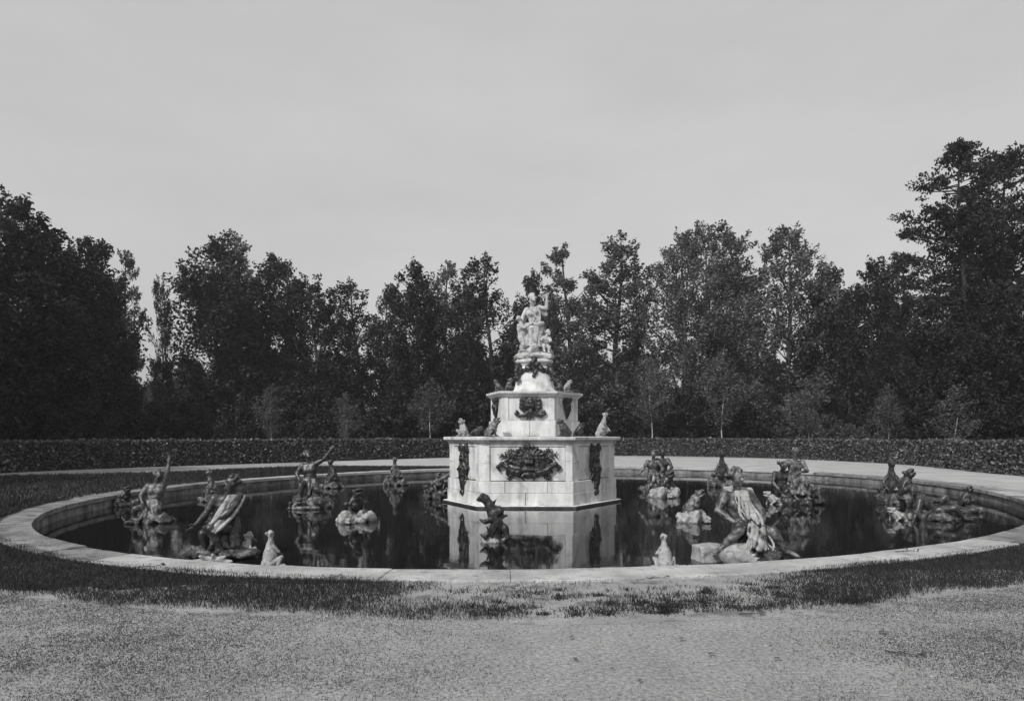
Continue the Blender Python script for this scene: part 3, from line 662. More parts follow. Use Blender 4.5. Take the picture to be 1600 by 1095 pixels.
folds(S, [(-0.26, -0.1, 0.98), (-0.08, -0.38, 0.9), (0.08, -0.33, 0.88), (0.28, -0.05, 0.95)], [(-0.30, -0.22, 0.36), (-0.1, -0.34, 0.42), (0.1, -0.28, 0.33), (0.40, 0.0, 0.36)], 13, 0.05, 0.055, 0.04, 2, 0.022)
S.ell((0, 0.08, 0.66), A(0.3, 0.26, 0.42), None, 0.05)
folds(S, [(0.16, 0.0, 1.52), (0.32, 0.02, 1.5)], [(0.28, 0.1, 1.3), (0.40, 0.08, 1.32)], 4, 0.04, 0.03, 0.02, 3)
folds(S, [(-0.2, 0.05, 1.5), (-0.32, 0.0, 1.3)], [(-0.28, 0.1, 1.1), (-0.36, 0.06, 1.02)], 5, 0.045, 0.035, 0.03, 4)
link('woman', S.mesh('woman'), M['marble'], stat)
# child on her left side of the picture, turned to her, arms up to her lap
S = Sculpt((-0.72, -0.6, 0.15), (0.05, 0.2, 1.3), 0.0155)
JC = dict(pelvis=(-0.36, -0.22, 0.62), chest=(-0.38, -0.24, 0.86), shL=(-0.46, -0.30, 0.95), shR=(-0.30, -0.18, 0.95), head=(-0.44, -0.22, 1.13), look=(0.8, 0.45, 0.25),
          elL=(-0.30, -0.38, 0.88), wrL=(-0.16, -0.38, 0.95), elR=(-0.20, -0.24, 0.98), wrR=(-0.10, -0.26, 1.04), hipL=(-0.40, -0.26, 0.60), hipR=(-0.33, -0.2, 0.60),
          knL=(-0.34, -0.34, 0.40), anL=(-0.37, -0.28, 0.20), toL=(-0.30, -0.34, 0.18), knR=(-0.27, -0.24, 0.40), anR=(-0.30, -0.18, 0.2), toR=(-0.24, -0.24, 0.18))
man(S, JC, 0.86)
link('child', S.mesh('child'), M['marble'], stat)['label'] = 'child leaning against her knee, seen from behind'
S = Sculpt((0.05, -0.55, 0.15), (0.75, 0.35, 1.1), 0.0155)
JD = dict(pelvis=(0.34, -0.12, 0.44), chest=(0.38, -0.16, 0.66), shL=(0.29, -0.20, 0.72), shR=(0.48, -0.14, 0.72), head=(0.46, -0.22, 0.88), look=(0.6, -0.8, 0.1),
          elL=(0.24, -0.30, 0.62), wrL=(0.22, -0.24, 0.78), elR=(0.54, -0.22, 0.60), wrR=(0.46, -0.32, 0.55), hipL=(0.30, -0.16, 0.42), hipR=(0.40, -0.1, 0.42),
          knL=(0.30, -0.36, 0.42), anL=(0.32, -0.38, 0.24), toL=(0.33, -0.46, 0.2), knR=(0.48, -0.28, 0.38), anR=(0.46, -0.30, 0.2), toR=(0.50, -0.38, 0.18))
man(S, JD, 0.82); folds(S, [(0.2, 0.0, 0.8), (0.36, 0.02, 0.6)], [(0.2, -0.1, 0.35), (0.5, -0.05, 0.3)], 6, 0.04, 0.045, 0.03, 7)
cs = link('child', S.mesh('child'), M['marble'], stat); cs['label'] = 'child seated at her feet with a cloth'; cs.scale = (0.9, 0.9, 0.86); cs.location = (0.0, -0.03, 0.0)

# ---------------------------------------------------------------- frogs: shared sculptures placed singly
def frog_mesh(s_, pitch, h, seed=0, arms=True, rk=None):
    S = Sculpt((-0.42*s_, -0.52*s_, -0.02), (0.42*s_, 0.4*s_, (0.75)*s_), h)
    frog(S, s_, pitch, arms=arms); S.rough(0.008*s_, 22/s_, seed); return S.mesh('frog')
ME_F = [frog_mesh(0.9, 30, 0.014, 1), frog_mesh(0.9, 52, 0.014, 2), frog_mesh(0.9, 68, 0.014, 3)]
FROG_G = 'lead frogs around the fountain'
def slim_frog(h, seed):
    S = Sculpt((-0.36, -0.42, -0.02), (0.36, 0.42, 0.92), h)
    S.cap((0, 0.12, 0.10), (0, -0.02, 0.56), 0.17, 0.085, 0.04); S.ell((0, 0.05, 0.26), A(0.17, 0.15, 0.22))
    S.cap((0, -0.02, 0.56), (0, -0.05, 0.68), 0.07, 0.062, 0.025); froghead(S, (0, -0.075, 0.77), (0, -0.45, 0.9), 0.78)
    for sd in (-1, 1): S.ell((0.055*sd, -0.01, 0.83), 0.036, None, 0.008)
    for sd in (-1, 1):
        S.cap((0.10*sd, 0.12, 0.1), (0.24*sd, -0.04, 0.2), 0.08, 0.055, 0.03); S.cap((0.24*sd, -0.04, 0.2), (0.22*sd, 0.12, 0.03), 0.05, 0.035, 0.02)
        for i in range(4): S.cap((0.22*sd, 0.12, 0.03), ((0.20+0.05*i)*sd, -0.12+0.04*i, 0.02), 0.028, 0.014, 0.012)
        S.cap((0.09*sd, -0.02, 0.5), (0.17*sd, -0.06, 0.34), 0.042, 0.034, 0.02); S.cap((0.17*sd, -0.06, 0.34), (0.10*sd, -0.17, 0.26), 0.034, 0.026, 0.02)
        for i in range(4): S.cap((0.10*sd, -0.17, 0.26), (0.10*sd+(i-1.5)*0.035, -0.21, 0.20), 0.018, 0.011, 0.01)
    S.rough(0.008, 24, seed); return S.mesh('frog')
ME_F.append(slim_frog(0.0135, 4))
def rock_mesh(r, seed, h=0.02, n=10):
    S = Sculpt((-r[0]*1.35, -r[1]*1.35, -0.15), (r[0]*1.35, r[1]*1.35, r[2]*1.5), h); rock(S, (0, 0, r[2]*0.35), r, n, seed); S.rough(0.024, 19, seed, 4); return S.mesh('rock_base')
ROCKS = [rock_mesh((0.34, 0.34, 0.16), 21), rock_mesh((0.42, 0.36, 0.22), 22), rock_mesh((0.3, 0.3, 0.3), 23)]
def place_frog(loc, rz, s_, which, label, mat='lead', rk=None, tilt=0.0, rmat='rock', lift=0.0):
    t = tag(empty('frog_statue', loc, rz, s_), label, 'frog statue', FROG_G)
    me = ME_F[which].copy() if mat != 'lead' else ME_F[which]
    if mat != 'lead': me.materials.clear()
    b_ = link('frog_body', me, M[mat], t); b_.rotation_euler = (tilt, 0, 0); b_.location = (0, 0, lift)
    if rk is not None:
        rme = ROCKS[rk] if rmat == 'rock' else ROCKS[rk].copy()
        if rmat != 'rock': rme.materials.clear()
        link('rock_base', rme, M[rmat], t)
    return t
Z1 = 1.612
# on the lower cornice
place_frog((gx(722, 18.9), 18.75, Z1), math.radians(-50), 0.82, 2, 'pale upright frog on the left corner of the lower cornice', 'pale')
place_frog((gx(743, 18.5), 18.55, Z1), math.radians(70), 0.66, 0, 'small dark frog just behind the pale left-corner frog on the lower cornice')
place_frog((gx(771, 17.95), 17.85, Z1), math.radians(95), 0.92, 1, 'dark open-mouthed frog rearing to the right at the front left of the lower cornice', 'patina')
place_frog((gx(880, 18.0), 17.9, Z1), math.radians(-105), 0.86, 1, 'dark frog leaning on the right front corner of the upper tier')
place_frog((gx(942, 19.2), 19.1, Z1), math.radians(60), (0.85, 0.85, 0.8), 3, 'pale upright frog on the right corner of the lower cornice', 'pale')
place_frog((gx(905, 18.5), 18.45, Z1), math.radians(60), 0.7, 1, 'small low frog between the leaning dark frog and the pale right-corner frog')
# on the upper cornice
Z2 = 2.892
place_frog((gx(778, 18.8), 18.75, Z2), math.radians(-70), 0.62, 1, 'frog at the left end of the upper cornice', 'patina')
place_frog((gx(797, 18.5), 18.5, Z2), math.radians(60), 0.60, 2, 'frog beside the waisted pedestal on the left of the upper cornice', 'patina')
place_frog((gx(872, 18.6), 18.6, Z2), math.radians(-60), 0.58, 2, 'dark frog beside the waisted pedestal on the right of the upper cornice')
place_frog((gx(887, 18.8), 18.8, Z2), math.radians(70), 0.62, 1, 'pale frog at the right end of the upper cornice', 'pale')
# in the water
place_frog((gx(427, 9.9), 9.9, WATER), math.radians(160), (0.62, 0.62, 0.60), 3, 'pale tapering frog close to the near rim on the left', 'pale', None, -0.22)
place_frog((gx(388, 10.6), 10.6, WATER), math.radians(150), 0.62, 2, 'small frog between the left crouching man and the pale tapering frog', 'pale')
place_frog((gx(1038, 9.8), 9.8, WATER), math.radians(185), (0.60, 0.60, 0.54), 3, 'pale frog seen close to the near rim right of the pedestal', 'pale')
def fw(px, py, rz, s_, wh, lab, mat='lead', rk=1, rmat='rock', lift=0.12): return place_frog(on_water(px, py), math.radians(rz), s_, wh, lab, mat, rk, 0, rmat, lift)
fw(330, 783, -50, 0.92, 3, 'upright frog on a rock before the far left rim, left of the raised-arm man', 'patina')
fw(197, 790, 60, 0.8, 1, 'small dark frog by the left rim behind the reaching figure')
fw(95, 800, 60, 0.6, 1, 'tiny dark frog at the far left end of the basin', 'lead', 0)
fw(519, 762, -40, 1.05, 3, 'dark frog on a low rock just right of the raised-arm man', 'lead')
fw(617, 758, 10, 1.1, 3, 'dark frog on a rock before the far rim, halfway to the pedestal', 'patina')
fw(1128, 760, -15, 1.35, 3, 'dark frog before the bright far rim, right of the seated pair', 'lead')
fw(556, 815, 40, 1.0, 1, 'dark frog on a bright wet rock in mid water left of the pedestal', 'lead', 1, 'pale', 0.2)
fw(1086, 814, 75, 1.0, 1, 'dark frog on a leafy pale base in mid water right of the pedestal', 'patina', 1, 'pale', 0.16)
fw(1393, 786, -30, 1.25, 3, 'left one of two dark frogs before the right far rim', 'lead', 2)
fw(1420, 788, 40, 1.35, 2, 'right one of two dark frogs before the right far rim', 'lead', 2)
fw(1513, 800, 30, 0.9, 2, 'small dark frog by the basin wall at the right edge', 'lead', 0)
fw(1402, 812, -80, 0.75, 0, 'pale low frog lying on the water left of the reclining figure', 'pale', None, 'rock', -0.05)
fw(1208, 787, -80, 0.9, 0, 'pale low frog on the water before the man with folded arms', 'pale', None, 'rock', -0.04)

# ---------------------------------------------------------------- men and creatures in the water
def group(name, loc, label, cat='statue', rz=0.0):
    return tag(empty(name, loc, rz), label, cat, None)
# big crouching man at the near right
t = group('crouching_man_statue', (gx(1153, 10.35), 10.35, WATER), 'large crouching bronze-dark man with a cloak, on rocks by the near right rim')
S = Sculpt((-0.75, -0.6, 0.0), (1.05, 0.55, 1.6), 0.0135)
J = dict(pelvis=(0.13, 0.05, 0.52), chest=(0.0, 0.0, 0.88), shL=(-0.21, -0.03, 1.02), shR=(0.19, 0.02, 1.02), head=(-0.04, -0.05, 1.30), look=(0.55, -0.8, -0.1),
         elL=(-0.35, -0.12, 0.78), wrL=(-0.15, -0.30, 0.62), hdL=(1, -0.2, -0.3), elR=(0.34, -0.10, 0.76), wrR=(0.30, -0.28, 0.54), thL=(0, -.2, 1), thR=(-1, 0, 0),
         hipL=(0.02, 0.0, 0.48), hipR=(0.22, 0.03, 0.46), knL=(-0.10, -0.36, 0.50), anL=(-0.36, -0.30, 0.22), toL=(-0.48, -0.36, 0.18),
         knR=(0.48, -0.2, 0.47), anR=(0.68, -0.22, 0.16), toR=(0.83, -0.27, 0.10))
man(S, J, 1.1, frogface=False)
link('body', S.mesh('body'), M['patina'], t)
S = Sculpt((-0.6, -0.6, 0.0), (0.8, 0.5, 1.5), 0.0145)
folds(S, [(-0.22, 0.02, 1.12), (0.0, 0.06, 1.14), (0.24, 0.02, 1.1)], [(0.10, -0.1, 0.6), (0.32, -0.16, 0.52), (0.42, 0.08, 0.42)], 11, 0.038, 0.036, 0.055, 11, 0.02)
folds(S, [(-0.1, -0.12, 1.08), (0.12, -0.10, 1.08)], [(-0.02, -0.28, 0.68), (0.30, -0.26, 0.6)], 6, 0.03, 0.032, 0.04, 12)
folds(S, [(0.12, -0.2, 0.62), (0.36, -0.12, 0.6)], [(0.0, -0.42, 0.25), (0.46, -0.3, 0.2)], 8, 0.036, 0.042, 0.05, 13)
link('cloak', S.mesh('cloak'), M['pale'], t)
S = Sculpt((-0.9, -0.6, -0.1), (1.05, 0.6, 0.6), 0.02)
rock(S, (0.25, 0.0, 0.08), (0.62, 0.42, 0.2), 14, 31); rock(S, (0.1, 0.1, 0.2), (0.3, 0.3, 0.25), 8, 32); S.rough(0.024, 19, 4)
link('rock_base', S.mesh('rock_base'), M['rock'], t)
S = Sculpt((-0.85, -0.6, -0.1), (0.3, 0.4, 0.5), 0.018)
S.box((-0.47, -0.05, 0.08), A(0.22, 0.2, 0.16), 0.2, 0.03, 0.02); S.ell((-0.12, -0.28, 0.12), A(0.26, 0.18, 0.19)); S.cap((-0.3, -0.3, 0.12), (0.05, -0.34, 0.26), 0.1, 0.06)
for i in range(6): S.cap((0.02, -0.36, 0.05), (0.02+0.2*math.cos(i*0.5), -0.42, 0.02+0.16*math.sin(i*0.5)), 0.05, 0.02, 0.02)
S.rough(0.012, 18, 6); link('pale_rock', S.mesh('pale_rock'), M['pale'], t)
# crouching man at the near left
t = group('crouching_man_statue', (gx(345, 10.5), 10.5, WATER), 'dark crouching man reaching to the left on a rock by the near left rim')
S = Sculpt((-0.65, -0.6, 0.0), (0.65, 0.55, 1.5), 0.0135)
J = dict(pelvis=(0.10, 0.05, 0.50), chest=(0.12, 0.0, 0.83), shL=(-0.07, -0.06, 0.95), shR=(0.30, 0.0, 0.97), head=(0.20, -0.05, 1.19), look=(-0.7, -0.6, 0.15),
         elL=(-0.18, -0.14, 0.70), wrL=(-0.26, -0.3, 0.56), elR=(0.24, -0.24, 0.76), wrR=(0.04, -0.34, 0.60), thL=(0, -0.3, 1), thR=(0, 0, 1),
         hipL=(0.0, 0.0, 0.46), hipR=(0.2, 0.02, 0.46), knL=(-0.16, -0.26, 0.42), anL=(-0.14, -0.14, 0.08), toL=(-0.28, -0.22, 0.05),
         knR=(0.02, -0.40, 0.52), anR=(0.14, -0.30, 0.16), toR=(0.06, -0.44, 0.12))
man(S, J, 1.05)
link('body', S.mesh('body'), M['lead'], t)
S = Sculpt((-0.5, -0.6, 0.2), (0.65, 0.4, 1.2), 0.0145)
folds(S, [(0.18, -0.14, 1.0), (0.38, 0.02, 0.98)], [(-0.06, -0.42, 0.50), (0.16, -0.36, 0.46)], 8, 0.034, 0.04, 0.05, 23, 0.018)
link('cloak', S.mesh('cloak'), M['pale'], t)  # added strip of cloth, its pale tone stands in for sunlight across him
S = Sculpt((-0.5, -0.6, 0.0), (0.6, 0.5, 1.1), 0.0155)
folds(S, [(0.0, -0.1, 0.66), (0.3, -0.05, 0.62)], [(-0.05, -0.25, 0.2), (0.38, -0.15, 0.2)], 7, 0.045, 0.05, 0.03, 15)
link('loincloth', S.mesh('loincloth'), M['lead'], t)
S = Sculpt((-0.7, -0.65, -0.1), (0.7, 0.6, 0.5), 0.02); rock(S, (0, 0, 0.06), (0.5, 0.42, 0.16), 14, 41); rock(S, (0.15, 0.1, 0.15), (0.25, 0.25, 0.25), 6, 42); S.rough(0.024, 19, 7)
link('rock_base', S.mesh('rock_base'), M['rock'], t)
S = Sculpt((-0.3, -0.75, -0.1), (0.65, -0.2, 0.3), 0.018)
for i in range(5): S.cap((0.12, -0.45, 0.03), (0.12+0.3*math.cos(PI*(0.05+i*0.22)), -0.55, 0.02+0.12*math.sin(PI*(0.05+i*0.22))), 0.06, 0.025, 0.02)
link('water_leaves', S.mesh('water_leaves'), M['pale'], t)
# man with raised arm at the back left
t = group('raised_arm_man_statue', on_water(488, 792), 'dark man throwing one arm up, half rising from a rock at the far left')
S = Sculpt((-0.55, -0.5, 0.2), (0.75, 0.5, 1.85), 0.018)
J = dict(pelvis=(-0.05, 0.05, 0.68), chest=(-0.08, 0.0, 1.02), shL=(-0.27, 0.0, 1.14), shR=(0.10, 0.0, 1.19), head=(-0.12, -0.04, 1.42), look=(0.5, -0.6, 0.5),
         elL=(-0.40, -0.08, 0.92), wrL=(-0.28, -0.2, 0.74), elR=(0.32, -0.03, 1.30), wrR=(0.50, -0.04, 1.54), thR=(-1, 0, 0.3), hipL=(-0.15, 0, 0.64), hipR=(0.06, 0, 0.64),
         knL=(-0.2, -0.32, 0.62), anL=(-0.22, -0.3, 0.25), toL=(-0.25, -0.42, 0.22), knR=(0.18, -0.24, 0.5), anR=(0.2, -0.1, 0.25), toR=(0.25, -0.25, 0.2))
man(S, J, 1.08); folds(S, [(-0.2, -0.1, 0.78), (0.12, -0.08, 0.76)], [(-0.25, -0.25, 0.35), (0.2, -0.2, 0.35)], 6, 0.05, 0.05, 0.03, 17)
link('body', S.mesh('body'), M['lead'], t)
S = Sculpt((-0.75, -0.7, -0.15), (0.75, 0.6, 0.8), 0.024); rock(S, (0, 0, 0.1), (0.5, 0.42, 0.3), 14, 51); rock(S, (0, 0.05, 0.35), (0.34, 0.3, 0.25), 8, 52); S.rough(0.028, 18, 9)
link('rock_base', S.mesh('rock_base'), M['rock'], t)
S = Sculpt((-0.6, -0.85, -0.1), (0.6, -0.1, 0.5), 0.02); frog(S, 0.7, 20, (-0.25, -0.45, 0.0), 0.6); S.chain([A(-0.3, -0.6, 0.02), A(0, -0.66, 0.05), A(0.35, -0.55, 0.03)], 0.06, 0.05)
link('crouching_frog', S.mesh('crouching_frog'), M['patina'], t)
# reaching figure at the far left
t = group('reaching_man_statue', on_water(240, 816), 'sunlit figure stretching an arm upwards near the left end of the basin')
S = Sculpt((-0.55, -0.5, 0.0), (0.65, 0.5, 1.65), 0.0165)
J = dict(pelvis=(-0.02, 0.05, 0.40), chest=(0.06, 0.0, 0.72), shL=(-0.11, -0.03, 0.82), shR=(0.24, 0.0, 0.86), head=(0.13, -0.04, 1.08), look=(0.5, -0.5, 0.6),
         elL=(-0.22, -0.12, 0.60), wrL=(-0.10, -0.25, 0.45), elR=(0.32, -0.03, 1.12), wrR=(0.37, -0.04, 1.36), hdR=(0.05, 0, 1), thR=(-1, 0, 0), hipL=(-0.1, 0, 0.36), hipR=(0.09, 0, 0.36),
         knL=(-0.24, -0.28, 0.34), anL=(-0.34, -0.2, 0.06), toL=(-0.46, -0.26, 0.04), knR=(0.2, -0.2, 0.3), anR=(0.2, 0.0, 0.08), toR=(0.28, -0.1, 0.04))
man(S, J, 1.0); folds(S, [(-0.15, -0.1, 0.5), (0.15, -0.08, 0.5)], [(-0.2, -0.25, 0.1), (0.22, -0.2, 0.1)], 6, 0.05, 0.05, 0.03, 19)
link('body', S.mesh('body'), M['patina'], t)
link('rock_base', ROCKS[1], M['rock'], t)
# man with folded arms at the right back, with his crouching companion
t = group('folded_arm_man_statue', on_water(1242, 787), 'man with folded arms sitting on a dark rock before the right far rim')
S = Sculpt((-0.6, -0.6, 0.1), (0.6, 0.5, 1.75), 0.018)
J = dict(pelvis=(0.0, 0.05, 0.72), chest=(0.0, 0.0, 1.06), shL=(-0.20, -0.02, 1.20), shR=(0.20, -0.02, 1.20), head=(0.0, -0.04, 1.47), look=(-0.2, -1, 0),
         elL=(-0.36, -0.12, 1.06), wrL=(-0.50, -0.2, 1.14), elR=(0.28, -0.16, 0.96), wrR=(0.05, -0.28, 0.92), thL=(0, 0, 1), thR=(0, 0, 1), hipL=(-0.1, 0, 0.68), hipR=(0.1, 0, 0.68),
         knL=(-0.16, -0.40, 0.68), anL=(-0.14, -0.36, 0.26), toL=(-0.16, -0.5, 0.2), knR=(0.18, -0.38, 0.66), anR=(0.2, -0.3, 0.26), toR=(0.22, -0.44, 0.2))
man(S, J, 1.08); folds(S, [(-0.2, -0.25, 0.82), (0.2, -0.25, 0.8)], [(-0.26, -0.42, 0.3), (0.28, -0.38, 0.3)], 7, 0.05, 0.055, 0.04, 29); link('body', S.mesh('body'), M['patina'], t)
S = Sculpt((-0.8, -0.75, -0.15), (0.95, 0.65, 1.0), 0.026); rock(S, (0.1, 0, 0.1), (0.62, 0.45, 0.3), 14, 61); rock(S, (0.08, 0.1, 0.38), (0.4, 0.32, 0.28), 9, 62); rock(S, (0.5, -0.1, 0.3), (0.2, 0.2, 0.3), 6, 63); S.rough(0.028, 18, 11)
link('rock_base', S.mesh('rock_base'), M['lead'], t)
t = group('stooping_man_statue', on_water(1220, 786), 'black stooping figure crouched at the left foot of the seated man with folded arms')
S = Sculpt((-0.55, -0.6, 0.0), (0.55, 0.5, 1.35), 0.018)
J = dict(pelvis=(0.05, 0.1, 0.45), chest=(0.0, -0.02, 0.78), shL=(-0.19, -0.05, 0.86), shR=(0.18, -0.05, 0.88), head=(0.02, -0.16, 1.06), look=(-0.5, -0.8, -0.3),
         elL=(-0.30, -0.2, 0.62), wrL=(-0.2, -0.36, 0.42), elR=(0.3, -0.2, 0.64), wrR=(0.22, -0.38, 0.5), hipL=(-0.06, 0.05, 0.42), hipR=(0.15, 0.05, 0.42),
         knL=(-0.2, -0.3, 0.46), anL=(-0.2, -0.14, 0.08), toL=(-0.22, -0.28, 0.04), knR=(0.24, -0.3, 0.46), anR=(0.22, -0.14, 0.08), toR=(0.24, -0.28, 0.04))
man(S, J, 1.05); link('body', S.mesh('body'), M['lead'], t); link('rock_base', ROCKS[0], M['rock'], t)
# two men sitting before the far rim
for px, py, lab, J, sd in ((1021, 769, 'left one of two men seated side by side before the far rim', dict(shz=0.0, lx=-0.6, ax=-1), 71), (1035, 768, 'right one of two men seated side by side, leaning to his neighbour', dict(shz=0.06, lx=-0.3, ax=1), 72)):
    t = group('seated_man_statue', on_water(px, py), lab); z = J['shz']
    S = Sculpt((-0.75, -0.6, 0.0), (0.75, 0.5, 1.65), 0.02)
    a = J['ax']
    Q = dict(pelvis=(0, 0.1, 0.60+z), chest=(0.03*a, 0.03, 0.92+z), shL=(-0.19, 0, 1.05+z), shR=(0.19, 0, 1.05+z), head=(0.0, -0.04, 1.31+z), look=(J['lx'], -0.8, 0),
             elL=(-0.36, -0.08, 0.82+z), wrL=(-0.52 if a < 0 else -0.2, -0.18, 0.64+z), elR=(0.30, -0.14, 0.80+z), wrR=(0.14, -0.3, 0.66+z), hipL=(-0.1, 0.05, 0.56+z), hipR=(0.1, 0.05, 0.56+z),
             knL=(-0.2, -0.32, 0.6), anL=(-0.22, -0.3, 0.2), toL=(-0.24, -0.44, 0.15), knR=(0.22, -0.32, 0.58), anR=(0.25, -0.26, 0.2), toR=(0.27, -0.4, 0.15))
    man(S, Q, 1.05); folds(S, [(-0.2, -0.2, 0.66), (0.2, -0.2, 0.66)], [(-0.25, -0.34, 0.25), (0.28, -0.32, 0.25)], 6, 0.05, 0.05, 0.03, sd)
    link('body', S.mesh('body'), M['patina' if a < 0 else 'lead'], t)
    S = Sculpt((-0.75, -0.6, -0.15), (0.75, 0.6, 0.7), 0.026); rock(S, (0, 0, 0.12), (0.42, 0.36, 0.3), 12, sd); S.rough(0.028, 18, sd); link('rock_base', S.mesh('rock_base'), M['rock'], t)
fw(1041, 776, 50, 1.25, 1, 'dark long-legged frog at the feet of the seated pair', 'lead', 1, 'pale', 0.1)
# cluster just left of the pedestal
t = group('frog_group_statue', on_water(686, 778), 'tangled group of frogs on a rock half hidden by the pedestal')
S = Sculpt((-0.7, -0.6, -0.05), (0.7, 0.55, 1.05), 0.02); frog(S, 0.8, 55, (0.0, 0.0, 0.28), 0.3); frog(S, 0.62, 40, (-0.32, -0.15, 0.08), -0.9); frog(S, 0.6, 30, (0.3, -0.2, 0.1), 1.2)
S.chain([A(0.1, -0.1, 0.6), A(0.32, -0.15, 0.72), A(0.5, -0.12, 0.86)], 0.05, 0.03); S.rough(0.01, 18, 5); link('frogs', S.mesh('frogs'), M['patina'], t)
S = Sculpt((-0.75, -0.6, -0.15), (0.75, 0.6, 0.5), 0.026); rock(S, (0, 0, 0.08), (0.5, 0.4, 0.22), 12, 81); S.rough(0.028, 18, 3); link('rock_base', S.mesh('rock_base'), M['rock'], t)
# water serpent in front of the pedestal
t = group('water_serpent_statue', on_water(769, 846), 'dark scaly water serpent with a beaked head turned left, in front of the pedestal')
S = Sculpt((-0.42, -0.3, -0.15), (0.42, 0.3, 0.85), 0.0125)
S.chain([A(0.02, 0, -0.1), A(0.06, 0.02, 0.12), A(0.10, 0, 0.28), A(0.02, -0.02, 0.44), A(-0.05, 0, 0.56), A(-0.12, -0.01, 0.66), A(-0.19, -0.02, 0.705)], 0.15, 0.062, 0.03)
S.cap((-0.19, -0.02, 0.71), (-0.30, -0.03, 0.665), 0.055, 0.018, 0.02); S.cap((-0.2, -0.02, 0.67), (-0.27, -0.03, 0.645), 0.03, 0.012, 0.01)
for sd in (-1, 1): S.ell((-0.19, -0.02+0.05*sd, 0.735), 0.02, None, 0.01)
S.ell((0.12, -0.02, 0.48), A(0.12, 0.1, 0.085)); S.chain([A(0.1, 0, 0.42), A(0.2, -0.02, 0.4), A(0.3, -0.02, 0.42)], 0.07, 0.015)
S.chain([A(-0.02, -0.08, 0.36), A(-0.14, -0.12, 0.32), A(-0.24, -0.12, 0.36)], 0.055, 0.015); S.chain([A(0.0, -0.1, 0.2), A(-0.12, -0.15, 0.1), A(-0.24, -0.15, 0.14)], 0.06, 0.02)
S.chain([A(0.14, 0, 0.25), A(0.26, -0.02, 0.2), A(0.29, -0.03, 0.08), A(0.2, -0.05, 0.0), A(0.08, -0.1, 0.04)], 0.08, 0.04)
for i in range(7): S.cap((0.03+0.012*i, 0.05, 0.6-0.07*i), (0.08+0.02*i, 0.08, 0.66-0.07*i), 0.03, 0.01, 0.02)
for i in range(5): S.cap((0.0, -0.12, 0.12), (-0.1+0.05*i, -0.2, 0.30-0.02*abs(i-2)), 0.03, 0.014, 0.015)
S.rough(0.008, 30, 12); link('body', S.mesh('body'), M['ornament'], t); t.scale = (0.92, 0.92, 1.17)
link('rock_base', rock_mesh((0.2, 0.18, 0.08), 91, 0.018), M['pale'], t)
# reclining figure at the right
t = group('reclining_man_statue', on_water(1452, 812), 'dark reclining figure half sunk in the water at the far right')
S = Sculpt((-0.75, -0.5, -0.1), (0.95, 0.5, 0.95), 0.018)
J = dict(pelvis=(0.1, 0.05, 0.24), chest=(-0.16, 0.0, 0.42), shL=(-0.30, -0.14, 0.46), shR=(-0.20, 0.16, 0.56), head=(-0.38, 0.0, 0.68), look=(-0.6, -0.8, 0.1),
         elL=(-0.42, -0.24, 0.2), wrL=(-0.55, -0.3, 0.04), elR=(-0.05, 0.24, 0.4), wrR=(0.12, 0.05, 0.42), hipL=(0.14, -0.05, 0.22), hipR=(0.14, 0.12, 0.24),
         knL=(0.46, -0.2, 0.3), anL=(0.7, -0.22, 0.04), toL=(0.82, -0.24, 0.04), knR=(0.42, 0.08, 0.52), anR=(0.6, 0.06, 0.12), toR=(0.74, 0.04, 0.08))
man(S, J, 1.05); link('body', S.mesh('body'), M['lead'], t)
S = Sculpt((-0.8, -0.6, -0.15), (0.9, 0.6, 0.4), 0.026); rock(S, (0.05, 0.1, 0.05), (0.6, 0.35, 0.16), 12, 95); S.rough(0.028, 18, 3); link('rock_base', S.mesh('rock_base'), M['rock'], t)
t = group('fish_tail_statue', on_water(1442, 836), 'forked tail fin rising from the water in front of the reclining figure')
S = Sculpt((-0.35, -0.15, -0.1), (0.35, 0.15, 0.6), 0.016)
S.chain([A(0, 0, -0.1), A(0.01, 0, 0.15), A(0.0, 0, 0.35)], 0.09, 0.05)
for i in range(9): S.cap((0, 0, 0.3), (-0.22+0.055*i, 0.02*math.sin(i), 0.42+0.09*abs(i-4)/4), 0.035, 0.012, 0.015)
link('body', S.mesh('body'), M['lead'], t)

# ---------------------------------------------------------------- vegetation
def leaves_np(C, size, rg, up=0.4, asp=0.55, droop=None):
    """rhombic folded leaves (two triangles each) at points C"""
    n_ = len(C); nrm = rg.normal(size=(n_, 3)); nrm[:, 2] += up*1.6; nrm /= np.linalg.norm(nrm, axis=1)[:, None]
    d = rg.normal(size=(n_, 3)); d -= nrm*(d*nrm).sum(1)[:, None]; d /= np.linalg.norm(d, axis=1)[:, None]
    sd = np.cross(nrm, d); L = (size*rg.uniform(0.6, 1.35, n_))[:, None]; W = L*asp
    V = np.stack([C-d*L*0.5, C+sd*W*0.5+nrm*L*0.06, C+d*L*0.5, C-sd*W*0.5+nrm*L*0.06], 1).reshape(-1, 3)
    i = np.arange(n_)[:, None]*4
    return V, (i+np.array([[0, 1, 2, 3]]))
def tube_np(pts, r0, r1, seg=6):
    pts = np.asarray(pts, float); n_ = len(pts); V = []; F = []
    for i, p in enumerate(pts):
        d = unit(pts[min(n_-1, i+1)]-pts[max(0, i-1)]); a = unit(np.cross(d, A(0.31, 0.9, 0.27))); b_ = np.cross(d, a); r = r0+(r1-r0)*i/(n_-1)
        for j in range(seg): q = 2*PI*j/seg; V.append(p+(a*math.cos(q)+b_*math.sin(q))*r)
    for i in range(n_-1):
        for j in range(seg): F.append((i*seg+j, i*seg+(j+1) % seg, (i+1)*seg+(j+1) % seg, (i+1)*seg+j))
    return np.array(V), np.array(F)
def join_np(parts):
    Vs, Fs, o = [], [], 0
    for V, F in parts: Vs.append(V); Fs.append(F+o); o += len(V)
    return np.concatenate(Vs), np.concatenate(Fs)
